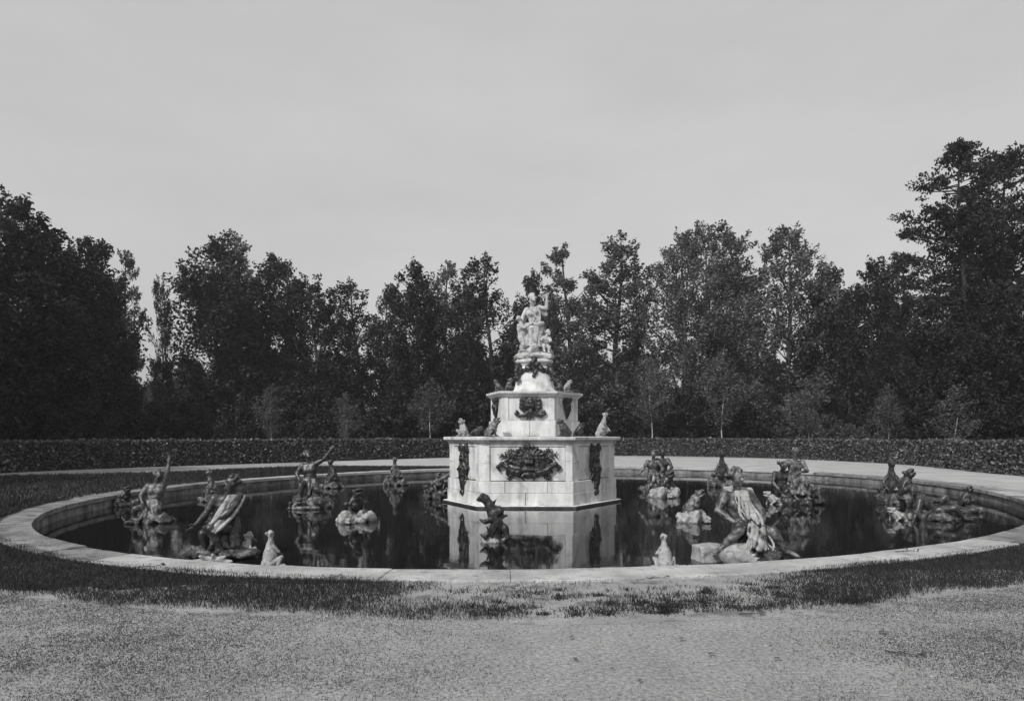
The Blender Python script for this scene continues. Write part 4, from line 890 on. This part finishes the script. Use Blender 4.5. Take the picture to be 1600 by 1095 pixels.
PROF = {   # crown half-width as a fraction of tree height, over relative height 0..1 of the crown
    'dense': lambda h: 0.30*(h+0.06)**0.25*(1-h)**0.55,
    'open': lambda h: 0.25*(h+0.05)**0.35*(1-h)**0.5,
    'narrow': lambda h: 0.195*(h+0.08)**0.3*(1-h)**0.5,
    'round': lambda h: 0.25*np.sin(np.clip(h*0.9+0.1, 0, 1)*PI)**0.6*(1.1-0.45*h),
    'pine': lambda h: (0.145+0.11*(1-h))*np.clip((1-h)/0.16, 0.15, 1)**0.6,
    'young': lambda h: 0.22*np.sin(np.clip(h*0.9+0.08, 0, 1)*PI)**0.7*(1.15-0.6*h),
    'shrub': lambda h: 0.55*np.cos(np.clip(h, 0, 1)*PI/2)**0.5}
def make_tree(kind, H, seed, nclump, nleaf, leafsize, base, clr=0.045, open_=0.5):
    rg = np.random.default_rng(seed); pr = PROF[kind]
    lean = rg.normal(size=2)*0.018*H
    axis = lambda z: A(lean[0]*(z/H)**1.5+0.012*H*math.sin(z/H*7+seed), lean[1]*(z/H)**1.5+0.010*H*math.cos(z/H*6+seed), z)
    limbs = []; tr = [tube_np([axis(H*q) for q in np.linspace(0, 0.95 if kind != 'young' else 0.6, 12)], (0.015 if kind != 'young' else 0.0085)*H, 0.0025*H, 8)]
    C = []; Dv = []; Sz = []; lob = rg.uniform(0, 6.28, 4)
    lead = []                                            # secondary leaders break the outline
    if kind not in ('pine', 'shrub'):
        for i in range(4):
            hb = rg.uniform(0.35, 0.78); a = rg.uniform(0, 2*PI); rm = float(pr(np.array(hb)))*H*rg.uniform(0.6, 0.95); zb = base*H+(1-base)*H*hb
            p0 = axis(zb-rm*0.9); p1 = axis(zb)+A(math.cos(a)*rm, math.sin(a)*rm, 0); p2 = p1+A(math.cos(a)*0.02*H, math.sin(a)*0.02*H, H*rg.uniform(0.06, 0.13))
            lead.append((p1, p2)); limbs.append(tube_np([p0, (p0+p1)/2+A(0, 0, -0.1*rm), p1, p2], 0.006*H, 0.0012*H, 5))
    tiers = np.sort(rg.uniform(0, 1, 30))
    for i in range(nclump):
        h = rg.beta(1.1, 1.35) if kind != 'pine' else float(rg.choice(tiers))+rg.normal()*0.02
        if i < nclump*0.05: h = rg.uniform(0.88, 0.985)
        h = min(0.985, max(0, h))
        if lead and rg.random() < 0.13:
            p1, p2 = lead[rg.integers(len(lead))]; u = rg.random(); c = p1+(p2-p1)*u; v = rg.normal(size=3); c = c+unit(v)*rg.random()*0.045*H*(1-u*0.8)
            C.append(c); Dv.append(unit(A(rg.normal()*.35, rg.normal()*.35, 1))); Sz.append(0.62*(1-0.4*u)); continue
        a = rg.uniform(0, 2*PI); rmax = float(pr(np.array(h)))*H*(1+0.24*math.sin(3*a+lob[0]+h*9)+0.17*math.sin(5*a+lob[1]-h*14)); rr = rmax*rg.uniform(0.15, 1.0)**open_
        z = base*H+(1-base)*H*h; sag = 0
        if kind == 'pine': sag = (0.16*(rr/max(rmax, .01))**2-0.06)*rr
        c = axis(min(H, z))+A(math.cos(a)*rr, math.sin(a)*rr, rg.normal()*0.008*H+sag); C.append(c)
        q = rr/max(rmax, 0.01); Dv.append(unit(A(math.cos(a)*q*0.9, math.sin(a)*q*0.9, 0.9 if kind != 'pine' else 0.15)+rg.normal(size=3)*0.25)); Sz.append(1.0 if h < 0.7 else 1.0-1.5*(h-0.7))
        if i % 3 == 0 and kind != 'shrub':
            z0 = max(base*H*0.7, z-rr*(rg.uniform(0.5, 1.1) if kind != 'pine' else 0.1)); p0 = axis(min(z0, H*0.92)); mid = (p0+c)/2+A(0, 0, -0.08*rr)
            limbs.append(tube_np([p0, mid, c], (0.0042 if kind != 'young' else 0.0022)*H*(1-0.5*h), 0.0010*H, 4))
    C = np.array(C); Dv = np.array(Dv); Sz = np.array(Sz); s_ = clr*H*rg.uniform(0.55, 1.3, len(C))*Sz
    pw = s_**1.7; k = rg.choice(len(C), nleaf, p=pw/pw.sum())
    off = rg.normal(size=(nleaf, 3)); off /= np.linalg.norm(off, axis=1)[:, None]; off *= (rg.random(nleaf)**0.5)[:, None]
    al = (off*Dv[k]).sum(1)[:, None]; taper = np.clip(1-0.55*np.maximum(al, 0), 0.3, 1)
    off = (off-al*Dv[k])*0.8*taper+Dv[k]*al*1.3
    if kind == 'pine': off[:, 2] *= 0.6
    P = C[k]+off*s_[k][:, None]; P[:, 2] = np.maximum(P[:, 2], 0.05)
    V, F = leaves_np(P, leafsize, rg)
    crown = mesh_np('crown', V, F); tm = mesh_np('trunk', *join_np(tr), smooth=True)
    lm = mesh_np('limbs', *join_np(limbs), smooth=True) if limbs else None
    return tm, crown, lm
TREES = {}
def proto(key, kind, H, seed, nc, nl, ls, base, clr, leaf, bark='bark', open_=0.5):
    tm, cm, lm = make_tree(kind, H, seed, nc, nl, ls, base, clr, open_); tm.materials.append(M[bark]); cm.materials.append(M[leaf]); TREES[key] = (tm, cm, H, lm)
    if lm: lm.materials.append(M['barkdark' if kind == 'pine' else 'bark'])
for i in range(3): proto('dense%d' % i, 'dense', 15, 100+i, 330, 25000, 0.25, 0.06, 0.055, 'leaf')
for i in range(3): proto('open%d' % i, 'open', 16, 110+i, 190, 13500, 0.24, 0.16, 0.044, 'leaf', 'bark', 0.6)
for i in range(3): proto('narrow%d' % i, 'narrow', 18, 120+i, 230, 15500, 0.25, 0.10, 0.037, 'leaf_pale')
for i in range(2): proto('pale%d' % i, 'round', 18, 130+i, 290, 21000, 0.25, 0.10, 0.046, 'leaf_pale')
for i in range(2): proto('pine%d' % i, 'pine', 20, 140+i, 560, 34000, 0.25, 0.06, 0.040, 'needle', 'barkdark')
for i in range(2): proto('young%d' % i, 'young', 6, 150+i, 110, 2600, 0.13, 0.34, 0.06, 'leaf_pale', 'barkpale', 0.7)
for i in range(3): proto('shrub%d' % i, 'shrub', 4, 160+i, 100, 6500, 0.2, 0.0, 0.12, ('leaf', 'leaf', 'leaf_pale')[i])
def tree(name, key, x, y, H, wid=1.0, rz=0.0, label=None, cat='tree', group_=None, z=-0.03):
    tm, cm, H0, lm = TREES[key]; s_ = H/H0
    t = tag(empty(name, (x, y, z), rz, (s_*wid, s_*wid, s_)), label, cat, group_)
    link('trunk', tm, None, t); link('crown', cm, None, t)
    if lm: tag(link('limbs', lm, None, t), kind='stuff')
    return t
TG = 'trees behind the hedge'
rt = random.Random(5)
def tpx(name, key, px, ytop, Y, wid, label, g_=TG): 
    return tree(name, key, gx(px, Y), Y, (gz(ytop, Y)+0.03)*1.0, wid, rt.uniform(0, 6.28), label, 'tree', g_)
tpx('broadleaf_tree', 'dense0', 10, 308, 38, 1.1, 'tall black broadleaf tree cut by the left edge of the photo')
tpx('broadleaf_tree', 'dense1', 72, 346, 40, 1.05, 'dark broadleaf tree second from the left edge, a little lower than the edge tree')
tpx('broadleaf_tree', 'dense2', 122, 372, 43, 1.1, 'dark broadleaf tree third from the left edge on the descending skyline')
tpx('broadleaf_tree', 'dense0', 152, 415, 47, 0.8, 'lowest dark tree of the left mass, just left of the slim leafy tip')
tpx('slim_tree', 'narrow0', 190, 388, 50, 0.75, 'slim leafy tree at the left rim of the big sky gap')
tpx('sapling_tree', 'open1', 254, 430, 54, 0.42, 'thin sparse tree standing inside the sky gap at the left')
tpx('broadleaf_tree', 'dense1', 345, 372, 58, 1.12, 'dense dark conical tree right of the sky gap')
tpx('slim_tree', 'narrow1', 368, 362, 68, 1.0, 'feathery tree top peeping behind the dense conical tree')
tpx('broadleaf_tree', 'dense2', 415, 395, 61, 1.0, 'dark tree joined to the right of the conical tree')
tpx('loose_tree', 'open0', 458, 445, 66, 1.15, 'small loose tree sloping down from the conical pair')
tpx('loose_tree', 'open1', 493, 430, 60, 1.2, 'loose tree with bright gaps, first right of the conical pair')
tpx('loose_tree', 'open2', 560, 440, 61, 1.25, 'loose tree with bright gaps between the two dark tree masses')
tpx('loose_tree', 'open0', 605, 448, 74, 0.9, 'pale wispy tree top left of the dark tree near the pedestal')
tpx('broadleaf_tree', 'dense0', 652, 415, 58, 0.98, 'dark compact tree left of the pedestal with two small peaks')
tpx('slim_tree', 'narrow2', 693, 405, 72, 0.95, 'wispy pale top just right of the dark compact tree')
tpx('loose_tree', 'open1', 732, 440, 70, 0.9, 'low loose tree between the wispy top and the pointed tree by the statue')
tpx('loose_tree', 'open2', 768, 398, 60, 1.2, 'pointed loose tree standing left behind the marble statue')
tpx('broadleaf_tree', 'dense1', 830, 428, 72, 0.8, 'dark low tree directly behind the marble statue')
tpx('slim_tree', 'narrow0', 888, 382, 66, 1.2, 'slim grey tree right behind the raised marble arm')
tpx('slim_tree', 'narrow1', 968, 364, 68, 1.35, 'tall rounded grey tree second to the right of the statue')
tpx('broadleaf_tree', 'pale0', 1065, 358, 64, 1.0, 'wide grey feathery tree, left of the central right pair')
tpx('broadleaf_tree', 'pale1', 1108, 352, 72, 0.9, 'grey feathery tree top behind the wide feathery one')
tpx('slim_tree', 'narrow2', 1150, 346, 70, 1.25, 'grey pointed tree right of the wide feathery one')
tpx('broadleaf_tree', 'pale0', 1236, 350, 60, 1.08, 'broad round tree with ragged top left of the right-hand sky gap')
tpx('broadleaf_tree', 'dense2', 1285, 420, 62, 0.85, 'lower shoulder tree at the left of the right-hand sky gap')
tpx('loose_tree', 'open0', 1330, 452, 58, 1.0, 'low loose tree at the bottom of the right-hand sky gap')
tpx('broadleaf_tree', 'dense0', 1375, 408, 54, 0.95, 'rounded dark tree right of the sky gap')
tpx('pine_tree', 'pine1', 1412, 392, 60, 0.7, 'small pointed pine tip beside the great dark pine')
tpx('pine_tree', 'pine0', 1512, 225, 41, 0.78, 'great dark pine with layered branches at the right edge')
tpx('pine_tree', 'pine1', 1578, 238, 45, 0.85, 'second dark pine cut by the right edge of the photo')
tpx('broadleaf_tree', 'dense1', 1455, 470, 40, 1.0, 'dark low tree at the foot of the great pine, left side')
tpx('broadleaf_tree', 'dense2', 1560, 440, 36, 1.1, 'dark low tree below the pines at the right edge')
tpx('broadleaf_tree', 'dense0', 1520, 345, 52, 0.9, 'dark crown filling the gaps behind the great pine')
# trees standing on beyond the left side of the photograph
for i, (x, y, H) in enumerate(((-34, 33, 17), (-31, 25.5, 17), (-36, 24, 20), (-29, 17, 17), (-28, 10, 16), (-30, 3, 17))):
    tree('broadleaf_tree', 'dense%d' % (i % 3), x, y, H, 1.1, i*1.7, 'tall broadleaf tree of the row beyond the left edge of the photo', 'tree', 'trees beyond the left edge')
for i, (x, y, H) in enumerate(((33, 32, 17), (35, 24, 17))):
    tree('broadleaf_tree', 'dense%d' % (i % 3), x, y, H, 1.1, i*1.7, 'tall broadleaf tree of the row beyond the right edge of the photo', 'tree', 'trees beyond the right edge')
# dim trees filling the wood behind
for i in range(44):
    px = -60+1760*(i+rt.uniform(0.1, 0.9))/44; Y = rt.uniform(72, 100) if 240 < px < 1380 else rt.uniform(46, 70)
    gap = 180 < px < 310 or 1290 < px < 1330
    yt = rt.uniform(545, 575) if gap else rt.uniform(515, 570)
    tree('wood_tree', rt.choice(['dense0', 'dense1', 'dense2', 'open0', 'open1']), gx(px, Y), Y, gz(yt, Y), rt.uniform(1.0, 1.3), rt.uniform(0, 6.28), 'dim shorter tree in the shade of the wood behind the taller skyline trees', 'tree', 'dim trees in the wood')
# hedge line
HP = [(-21.5, 8), (-23.5, 16), (-24, 23), (-22.6, 30.6), (-18.1, 36.4), (-13.1, 41.5), (-5.6, 49), (1.5, 53), (8.7, 54), (14.6, 51.5), (19, 46.5), (21.8, 37.6), (20.6, 28), (21.5, 20), (23, 12)]
def catmull(P, n_=16):
    P = [A(*p) for p in P]; out = []
    for i in range(len(P)-1):
        p0, p1, p2, p3 = P[max(0, i-1)], P[i], P[i+1], P[min(len(P)-1, i+2)]
        for j in range(n_):
            t = j/n_; out.append(0.5*((2*p1)+(-p0+p2)*t+(2*p0-5*p1+4*p2-p3)*t*t+(-p0+3*p1-3*p2+p3)*t**3))
    out.append(P[-1]); return np.array(out)
hp = catmull(HP)
hd_ = np.gradient(hp, axis=0); hd_ /= np.linalg.norm(hd_, axis=1)[:, None]; hn = np.stack([hd_[:, 1], -hd_[:, 0]], 1)      # points to the basin side
HH, HW = 1.42, 0.9
hedge = tag(empty('clipped_hedge', (0, 40, -0.03)), 'long low clipped hedge curving round the back of the basin below the trees', 'hedge')
V = []; F = []
for p, q in zip(hp, hn):
    for o, z in ((0.06, 0.0), (0.06, HH-0.08), (HW-0.06, HH-0.08), (HW-0.06, 0.0)): V.append((p[0]-q[0]*o, p[1]-q[1]*o-40, z))
for i in range(len(hp)-1):
    for j in range(3): F.append((i*4+j, i*4+j+1, (i+1)*4+j+1, (i+1)*4+j))
link('hedge_body', mesh_py('hedge_body', V, F), M['hedgecore'], hedge)
NL = 62000; seg = RNG.integers(0, len(hp)-1, NL); u = RNG.random(NL)
# more leaves where segments are longer
ln = np.linalg.norm(np.diff(hp, axis=0), axis=1); seg = RNG.choice(len(ln), NL, p=ln/ln.sum())
base = hp[seg]+(hp[seg+1]-hp[seg])*u[:, None]; nn_ = hn[seg]
f = RNG.random(NL); front = f < 0.72
o = np.where(front, RNG.normal(0.03, 0.045, NL), RNG.uniform(0, HW, NL)); z = np.where(front, RNG.random(NL)*HH, HH-0.05+np.abs(RNG.normal(0, 0.035, NL)))
un = 0.5*(np.sin(base[:, 0]*1.9+base[:, 1]*0.7)+np.sin(base[:, 0]*4.3-base[:, 1]*3.1)+0.8*np.sin(base[:, 0]*9.1+base[:, 1]*7.7))
z = z*(1+0.03*un)+np.where(RNG.random(NL) < 0.012, RNG.uniform(0.0, 0.12, NL), 0); o = o-np.where(front, 0.035*np.sin(base[:, 0]*2.7+z*3.1+base[:, 1]*1.3)+0.03*un, 0)
P3 = np.stack([base[:, 0]-nn_[:, 0]*o, base[:, 1]-nn_[:, 1]*o-40, z], 1)
V, F = leaves_np(P3, 0.15, RNG, 0.3, 0.7)
tag(link('hedge_leaves', mesh_np('hedge_leaves', V, F), M['hedge'], hedge), kind='stuff')
# young trees with pale stems just behind the hedge
def hedgeY(px):
    k = np.argmin(np.abs((hp[:, 0]/hp[:, 1])*F_PX+X0-px)+np.where(hp[:, 1] > 25, 0, 1e4)); return hp[k, 1]
YL = ['young tree with a pale leaning stem behind the hedge, leftmost of those in view', 'young tree behind the hedge below the loose trees, its stem thin and straight',
      'young tree behind the hedge, nearest to the pedestal on its left', 'young tree with the brightest pale stem, right of the pedestal', 'young pale-stemmed tree behind the hedge, above the frog on the far rim',
      'young tree behind the hedge, above the seated man with folded arms', 'short-stemmed young tree among the low lit shrubs at the right', 'faint young tree in deep shade near the right edge']
for i, (px, yt) in enumerate(((422, 600), (538, 612), (672, 592), (1018, 556), (1130, 562), (1265, 590), (1388, 600), (1490, 600))):
    Y = hedgeY(px)+2.4; tree('young_tree', 'young%d' % (i % 2), gx(px, Y), Y, gz(yt, Y), 1.0+0.2*(i % 3), i*2.1, YL[i], 'young tree', 'young trees behind the hedge')
# low shrubs behind the hedge
for i in range(46):
    px = -40+1680*(i+rt.uniform(0.2, 0.8))/46; Y = hedgeY(min(1560, max(60, px)))+rt.uniform(6, 13)
    lit = 1150 < px < 1430  # sunlight on these shrubs is put into a paler leaf colour
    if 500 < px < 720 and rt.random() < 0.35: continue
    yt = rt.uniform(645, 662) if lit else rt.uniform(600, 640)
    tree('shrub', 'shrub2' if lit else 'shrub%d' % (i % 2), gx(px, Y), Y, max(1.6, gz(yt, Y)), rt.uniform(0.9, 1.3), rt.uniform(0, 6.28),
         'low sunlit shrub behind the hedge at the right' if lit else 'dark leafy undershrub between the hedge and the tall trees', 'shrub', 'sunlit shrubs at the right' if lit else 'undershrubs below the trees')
# far wood: one mass
rgw = np.random.default_rng(77); NWD = 52000
a = rgw.uniform(-1.05, 1.05, NWD); R_ = rgw.uniform(112, 135, NWD)
hh = 6.5+2.5*np.sin(a*23)+1.6*np.sin(a*61+1)+1.2*np.sin(a*140); hh = np.where((a > -0.34) & (a < -0.1), hh*0.6, hh)
P3 = np.stack([np.sin(a)*R_, np.cos(a)*R_, rgw.random(NWD)**0.85*hh], 1)
V, F = leaves_np(P3, 0.95, rgw, 0.2, 0.8); tag(link('distant_wood', mesh_np('distant_wood', V, F), M['leaf']), 'far dark wood closing the view behind the garden trees', 'wood', None, 'stuff')

# ---------------------------------------------------------------- grass, weeds, pebbles
def blades(name, X, Y, Z, h_, w_, rg, mat):
    n_ = len(X); a = rg.uniform(0, 2*PI, n_); lean = rg.uniform(0.1, 0.9, n_)*h_; b_ = rg.uniform(0, 2*PI, n_)
    dx, dy = np.cos(a)*w_/2, np.sin(a)*w_/2; lx, ly = np.cos(b_)*lean, np.sin(b_)*lean
    V = np.stack([np.stack([X-dx, Y-dy, Z], 1), np.stack([X+dx, Y+dy, Z], 1), np.stack([X+dx*.3+lx, Y+dy*.3+ly, Z+h_], 1), np.stack([X-dx*.3+lx*.9, Y-dy*.3+ly*.9, Z+h_*.93], 1)], 1).reshape(-1, 3)
    T = np.arange(n_)[:, None]*4+np.array([[0, 1, 2, 3]])
    return tag(link(name, mesh_np(name, V, T), mat), kind='stuff')
def vnoise(x, y, f, seed):
    rg = np.random.default_rng(seed); s_ = 0
    for o in range(4):
        for _ in range(3):
            d = rg.normal(size=2); s_ = s_+np.sin((x*d[0]+y*d[1])*f*1.9**o+rg.uniform(0, 6.28)+1.2*np.sin((x*d[1]-y*d[0])*f*1.1))/(1.6**o)
    return s_/5.0
rg = np.random.default_rng(5)
# near verge
n_ = 640000; t = rg.uniform(0, 2*PI, n_); off = COPW-0.10+(rg.random(n_))*1.6
X, Y = ell_np(t, off); px = X/np.maximum(Y, 0.5)*F_PX+X0
vis = (Y > 3) & (Y < 17) & (px > -60) & (px < 1660); X, Y, off, px = X[vis], Y[vis], off[vis], px[vis]
side = np.clip(np.abs(px-940)/430-0.25, 0, 1); rel = (off-COPW)/1.45
left_dense = np.clip((720-px)/150, 0, 1); right_dense = np.clip((px-1180)/140, 0, 1); dens = np.maximum(left_dense, right_dense)
mid = (0.035+0.55*np.clip(rel*1.7-0.62, 0, 1))
edge = np.clip((1.02+0.18*vnoise(X, Y, 2.2, 9)-rel)*5, 0, 1)
nz_ = vnoise(X, Y, 3.0, 2)
prob = np.clip((dens*1.1+(1-dens)*mid)*(1+nz_*(1.6-1.1*dens))+nz_*0.22*(1-dens), 0.0, 1)*edge
keep = rg.random(len(X)) < prob*0.9; X, Y, px, rel = X[keep], Y[keep], px[keep], rel[keep]
hgt = rg.uniform(0.02, 0.065, len(X))*(0.55+0.45*np.clip(np.maximum((720-px)/150, (px-1180)/140), 0, 1))*(1+0.5*np.clip(vnoise(X, Y, 2.5, 4), -0.5, 1))
blades('verge_grass', X, Y, np.full(len(X), -0.028), hgt, rg.uniform(0.004, 0.009, len(X)), rg, M['grass'])
# darker tufts along the outer edge of the bare middle of the verge
TX, TY, TH = [], [], []
for i in range(150):
    tp = rg.uniform(700, 1260); rl = 1-rg.random()**1.6*0.75; th = t_of(tp/1.0*0+(tp-X0)/F_PX*7.2, 7.2); x, y = ell_np(np.array([th]), COPW+1.38*rl); m_ = rg.integers(8, 60); r_ = rg.uniform(0.02, 0.07)
    TX.append(x+rg.normal(0, r_*1.5, m_)); TY.append(y+rg.normal(0, r_, m_)); TH.append(rg.uniform(0.015, 0.05, m_))
TX, TY, TH = map(np.concatenate, (TX, TY, TH))
blades('weed_tufts', TX, TY, np.full(len(TX), -0.03), TH, rg.uniform(0.006, 0.014, len(TX)), rg, M['grass'])
# weeds scattered over the gravel: small tufts
n_ = 230000; X = rg.uniform(-6.5, 8, n_); Y = rg.uniform(3.6, 8, n_); inside = np.array([True]*n_)
pxx = X/Y*F_PX+X0
du = (X-EC[0])*_cr+(Y-EC[1])*_sr; dv = -(X-EC[0])*_sr+(Y-EC[1])*_cr; outside = (du/(EA+2.0))**2+(dv/(EB+2.0))**2 > 1
sidew = np.clip(np.where(pxx < 960, (880-pxx)/640, (pxx-1130)/420), 0.06, 1)
k = outside & (rg.random(n_) < 0.85*sidew**1.25*np.clip(0.6+0.8*vnoise(X*0.6, Y*1.3, 1.8, 6), 0.08, 1)); X, Y = X[k], Y[k]
cnt = rg.integers(1, 6, len(X)); X = np.repeat(X, cnt)+rg.normal(0, 0.03, cnt.sum()); Y = np.repeat(Y, cnt)+rg.normal(0, 0.03, cnt.sum())
blades('gravel_weeds', X, Y, np.full(len(X), -0.034), rg.uniform(0.004, 0.012, len(X)), rg.uniform(0.004, 0.009, len(X)), rg, M['weed'])
# lawn at the far left
n_ = 60000; t = rg.uniform(tA, tB, n_); off = 0.55+rg.random(n_)*np.array([LW(q)-0.5 for q in t]); X, Y = ell_np(t, off)
blades('lawn_grass', X, Y, np.full(n_, -0.027), rg.uniform(0.04, 0.12, n_), rg.uniform(0.02, 0.04, n_), rg, M['grass'])
# pebbles
n_ = 42000; X = rg.uniform(-6.5, 8, n_); Y = 3.6+rg.random(n_)**1.3*5
du = (X-EC[0])*_cr+(Y-EC[1])*_sr; dv = -(X-EC[0])*_sr+(Y-EC[1])*_cr; outside = (du/(EA+0.8))**2+(dv/(EB+0.8))**2 > 1
pxx = X/Y*F_PX+X0; k = outside & (rg.random(n_) < np.clip(np.abs(pxx-960)/640, 0.12, 1)); X, Y = X[k], Y[k]; n_ = len(X)
r = rg.gamma(2.2, 0.0017, n_)+0.002
O = np.array([[1, 0, 0], [0, 1, 0], [-1, 0, 0], [0, -1, 0], [0, 0, 0.75]], float)
ang = rg.uniform(0, 6.28, n_); sx, sy = rg.uniform(0.7, 1.4, (2, n_))
Vp = np.stack([X[:, None]+r[:, None]*(O[:, 0]*sx[:, None]*np.cos(ang)[:, None]-O[:, 1]*sy[:, None]*np.sin(ang)[:, None]), Y[:, None]+r[:, None]*(O[:, 0]*sx[:, None]*np.sin(ang)[:, None]+O[:, 1]*sy[:, None]*np.cos(ang)[:, None]), -0.036+r[:, None]*O[:, 2]*1.2], -1).reshape(-1, 3)
i = np.arange(n_)[:, None]*5; T = np.concatenate([i+np.array([[a_, (a_+1) % 4, 4]]) for a_ in range(4)])
tag(link('loose_pebbles', mesh_np('loose_pebbles', Vp, T), M['pebble']), kind='stuff')
# twigs and fallen leaves
def twig(loc, rz, L, label, seed):
    rgt = random.Random(seed); parts = []
    pts = [A(-L/2+L*i/6, rgt.uniform(-.05, .05)*L, 0.010+rgt.uniform(0, .02)*L) for i in range(7)]
    parts.append(tube_np(pts, 0.006, 0.002, 5))
    for i in (1, 2, 3, 5): parts.append(tube_np([pts[i], pts[i]+A(0.12*L, rgt.choice((-1, 1))*0.12*L, 0.04*L), pts[i]+A(0.22*L, rgt.choice((-1, 1))*0.2*L, 0.03*L)], 0.005, 0.002, 4))
    parts.append(leaves_np(np.array([pts[-1]+A(0.02, 0.02, 0.01), pts[3]+A(0.1*L, 0.1*L, 0.02), pts[5]+A(0.03, -0.05, 0.02)]), 0.07, np.random.default_rng(seed), 1.0))
    Vt, Ft = join_np(parts); o = link('fallen_twig', mesh_np('fallen_twig', Vt, Ft), M['bark']); o.location = loc; o.rotation_euler = (0, 0, rz); return tag(o, label, 'twig', 'fallen twigs')
def gp(px, py, z=0.0): Yq = (EYE-z)*F_PX/(py-YH); return (gx(px, Yq), Yq, z)
twig(gp(517, 903, 0.01), 0.9, 0.26, 'small dark twig lying on the near coping left of the pedestal reflection', 1)
twig(gp(1026, 904, 0.01), 0.1, 0.24, 'forked dark twig on the edge of the near coping below the pale frog', 2)
twig(gp(230, 886, 0.01), 0.3, 0.3, 'twig on the worn coping at the lower left', 3)
twig(gp(1416, 862, 0.01), 0.1, 0.34, 'twig on the coping at the lower right', 4)
twig(gp(1172, 960, -0.03), 0.1, 0.2, 'twig with dark leaves on the gravel just beyond the right grass verge', 5)
twig(gp(1410, 1022, -0.03), -0.5, 0.24, 'thin curved twig on the gravel at the lower right', 6)
def fallen_leaf(px, py, rz, L, label, seed):
    rgt = np.random.default_rng(seed); nn = 6; V = []; F = []
    for i in range(nn+1):
        u_ = i/nn; w_ = math.sin(PI*u_)**0.7*L*0.28; z_ = 0.012+0.02*L*math.sin(u_*5)+0.004; V += [(-L/2+L*u_, -w_, z_+w_*0.3), (-L/2+L*u_, 0, z_), (-L/2+L*u_, w_, z_+w_*0.35)]
    for i in range(nn):
        for j in range(2): F.append((i*3+j, i*3+j+1, (i+1)*3+j+1, (i+1)*3+j))
    o = link('fallen_leaf', mesh_py('fallen_leaf', V, F, smooth=True), M['deadleaf']); o.location = gp(px, py, -0.03); o.rotation_euler = (0, 0, rz)
    return tag(o, label, 'leaf', 'fallen leaves on the gravel')
for i, (px, py, rz, L, lab) in enumerate(((898, 1032, 1.9, 0.07, 'upright-lying dark leaf on the smooth gravel below the pedestal'), (1000, 1066, 1.0, 0.05, 'single dark leaf near the bottom of the picture, right of centre'),
        (957, 1047, 0.3, 0.04, 'tiny dark leaf left of the leaf near the bottom edge'), (1112, 1024, 0.1, 0.06, 'dry leaf on the gravel right of centre, halfway down'), (1065, 1000, 0.2, 0.06, 'dry leaf on the gravel below the forked twig'),
        (893, 998, 0.1, 0.05, 'dry leaf on the gravel below the grass clumps of the middle'), (1380, 990, 0.2, 0.09, 'dark crumpled leaf on the gravel at the right'), (1215, 1031, 0.1, 0.06, 'dry leaf on the gravel at the lower right of centre'))):
    fallen_leaf(px, py, rz, L, lab, i)


# ---------------------------------------------------------------- thin summer haze over the garden
hv = 710.0; zb, zt = -2.0, 26.0
V = [(x, y, z) for z in (zb, zt) for x, y in ((-hv, -hv+20), (hv, -hv+20), (hv, hv+20), (-hv, hv+20))]
me = mesh_py('haze', V, [(0, 3, 2, 1), (4, 5, 6, 7), (0, 1, 5, 4), (1, 2, 6, 5), (2, 3, 7, 6), (3, 0, 4, 7)])
hm = bpy.data.materials.new('thin_haze'); hm.use_nodes = True; n = hm.node_tree.nodes; n.clear()
pv = n.new('ShaderNodeVolumePrincipled'); pv.inputs['Color'].default_value = g(0.9); pv.inputs['Density'].default_value = 0.00065; pv.inputs['Anisotropy'].default_value = 0.2
mo = n.new('ShaderNodeOutputMaterial'); hm.node_tree.links.new(pv.outputs[0], mo.inputs['Volume'])
tag(link('haze', me, hm), kind='stuff')
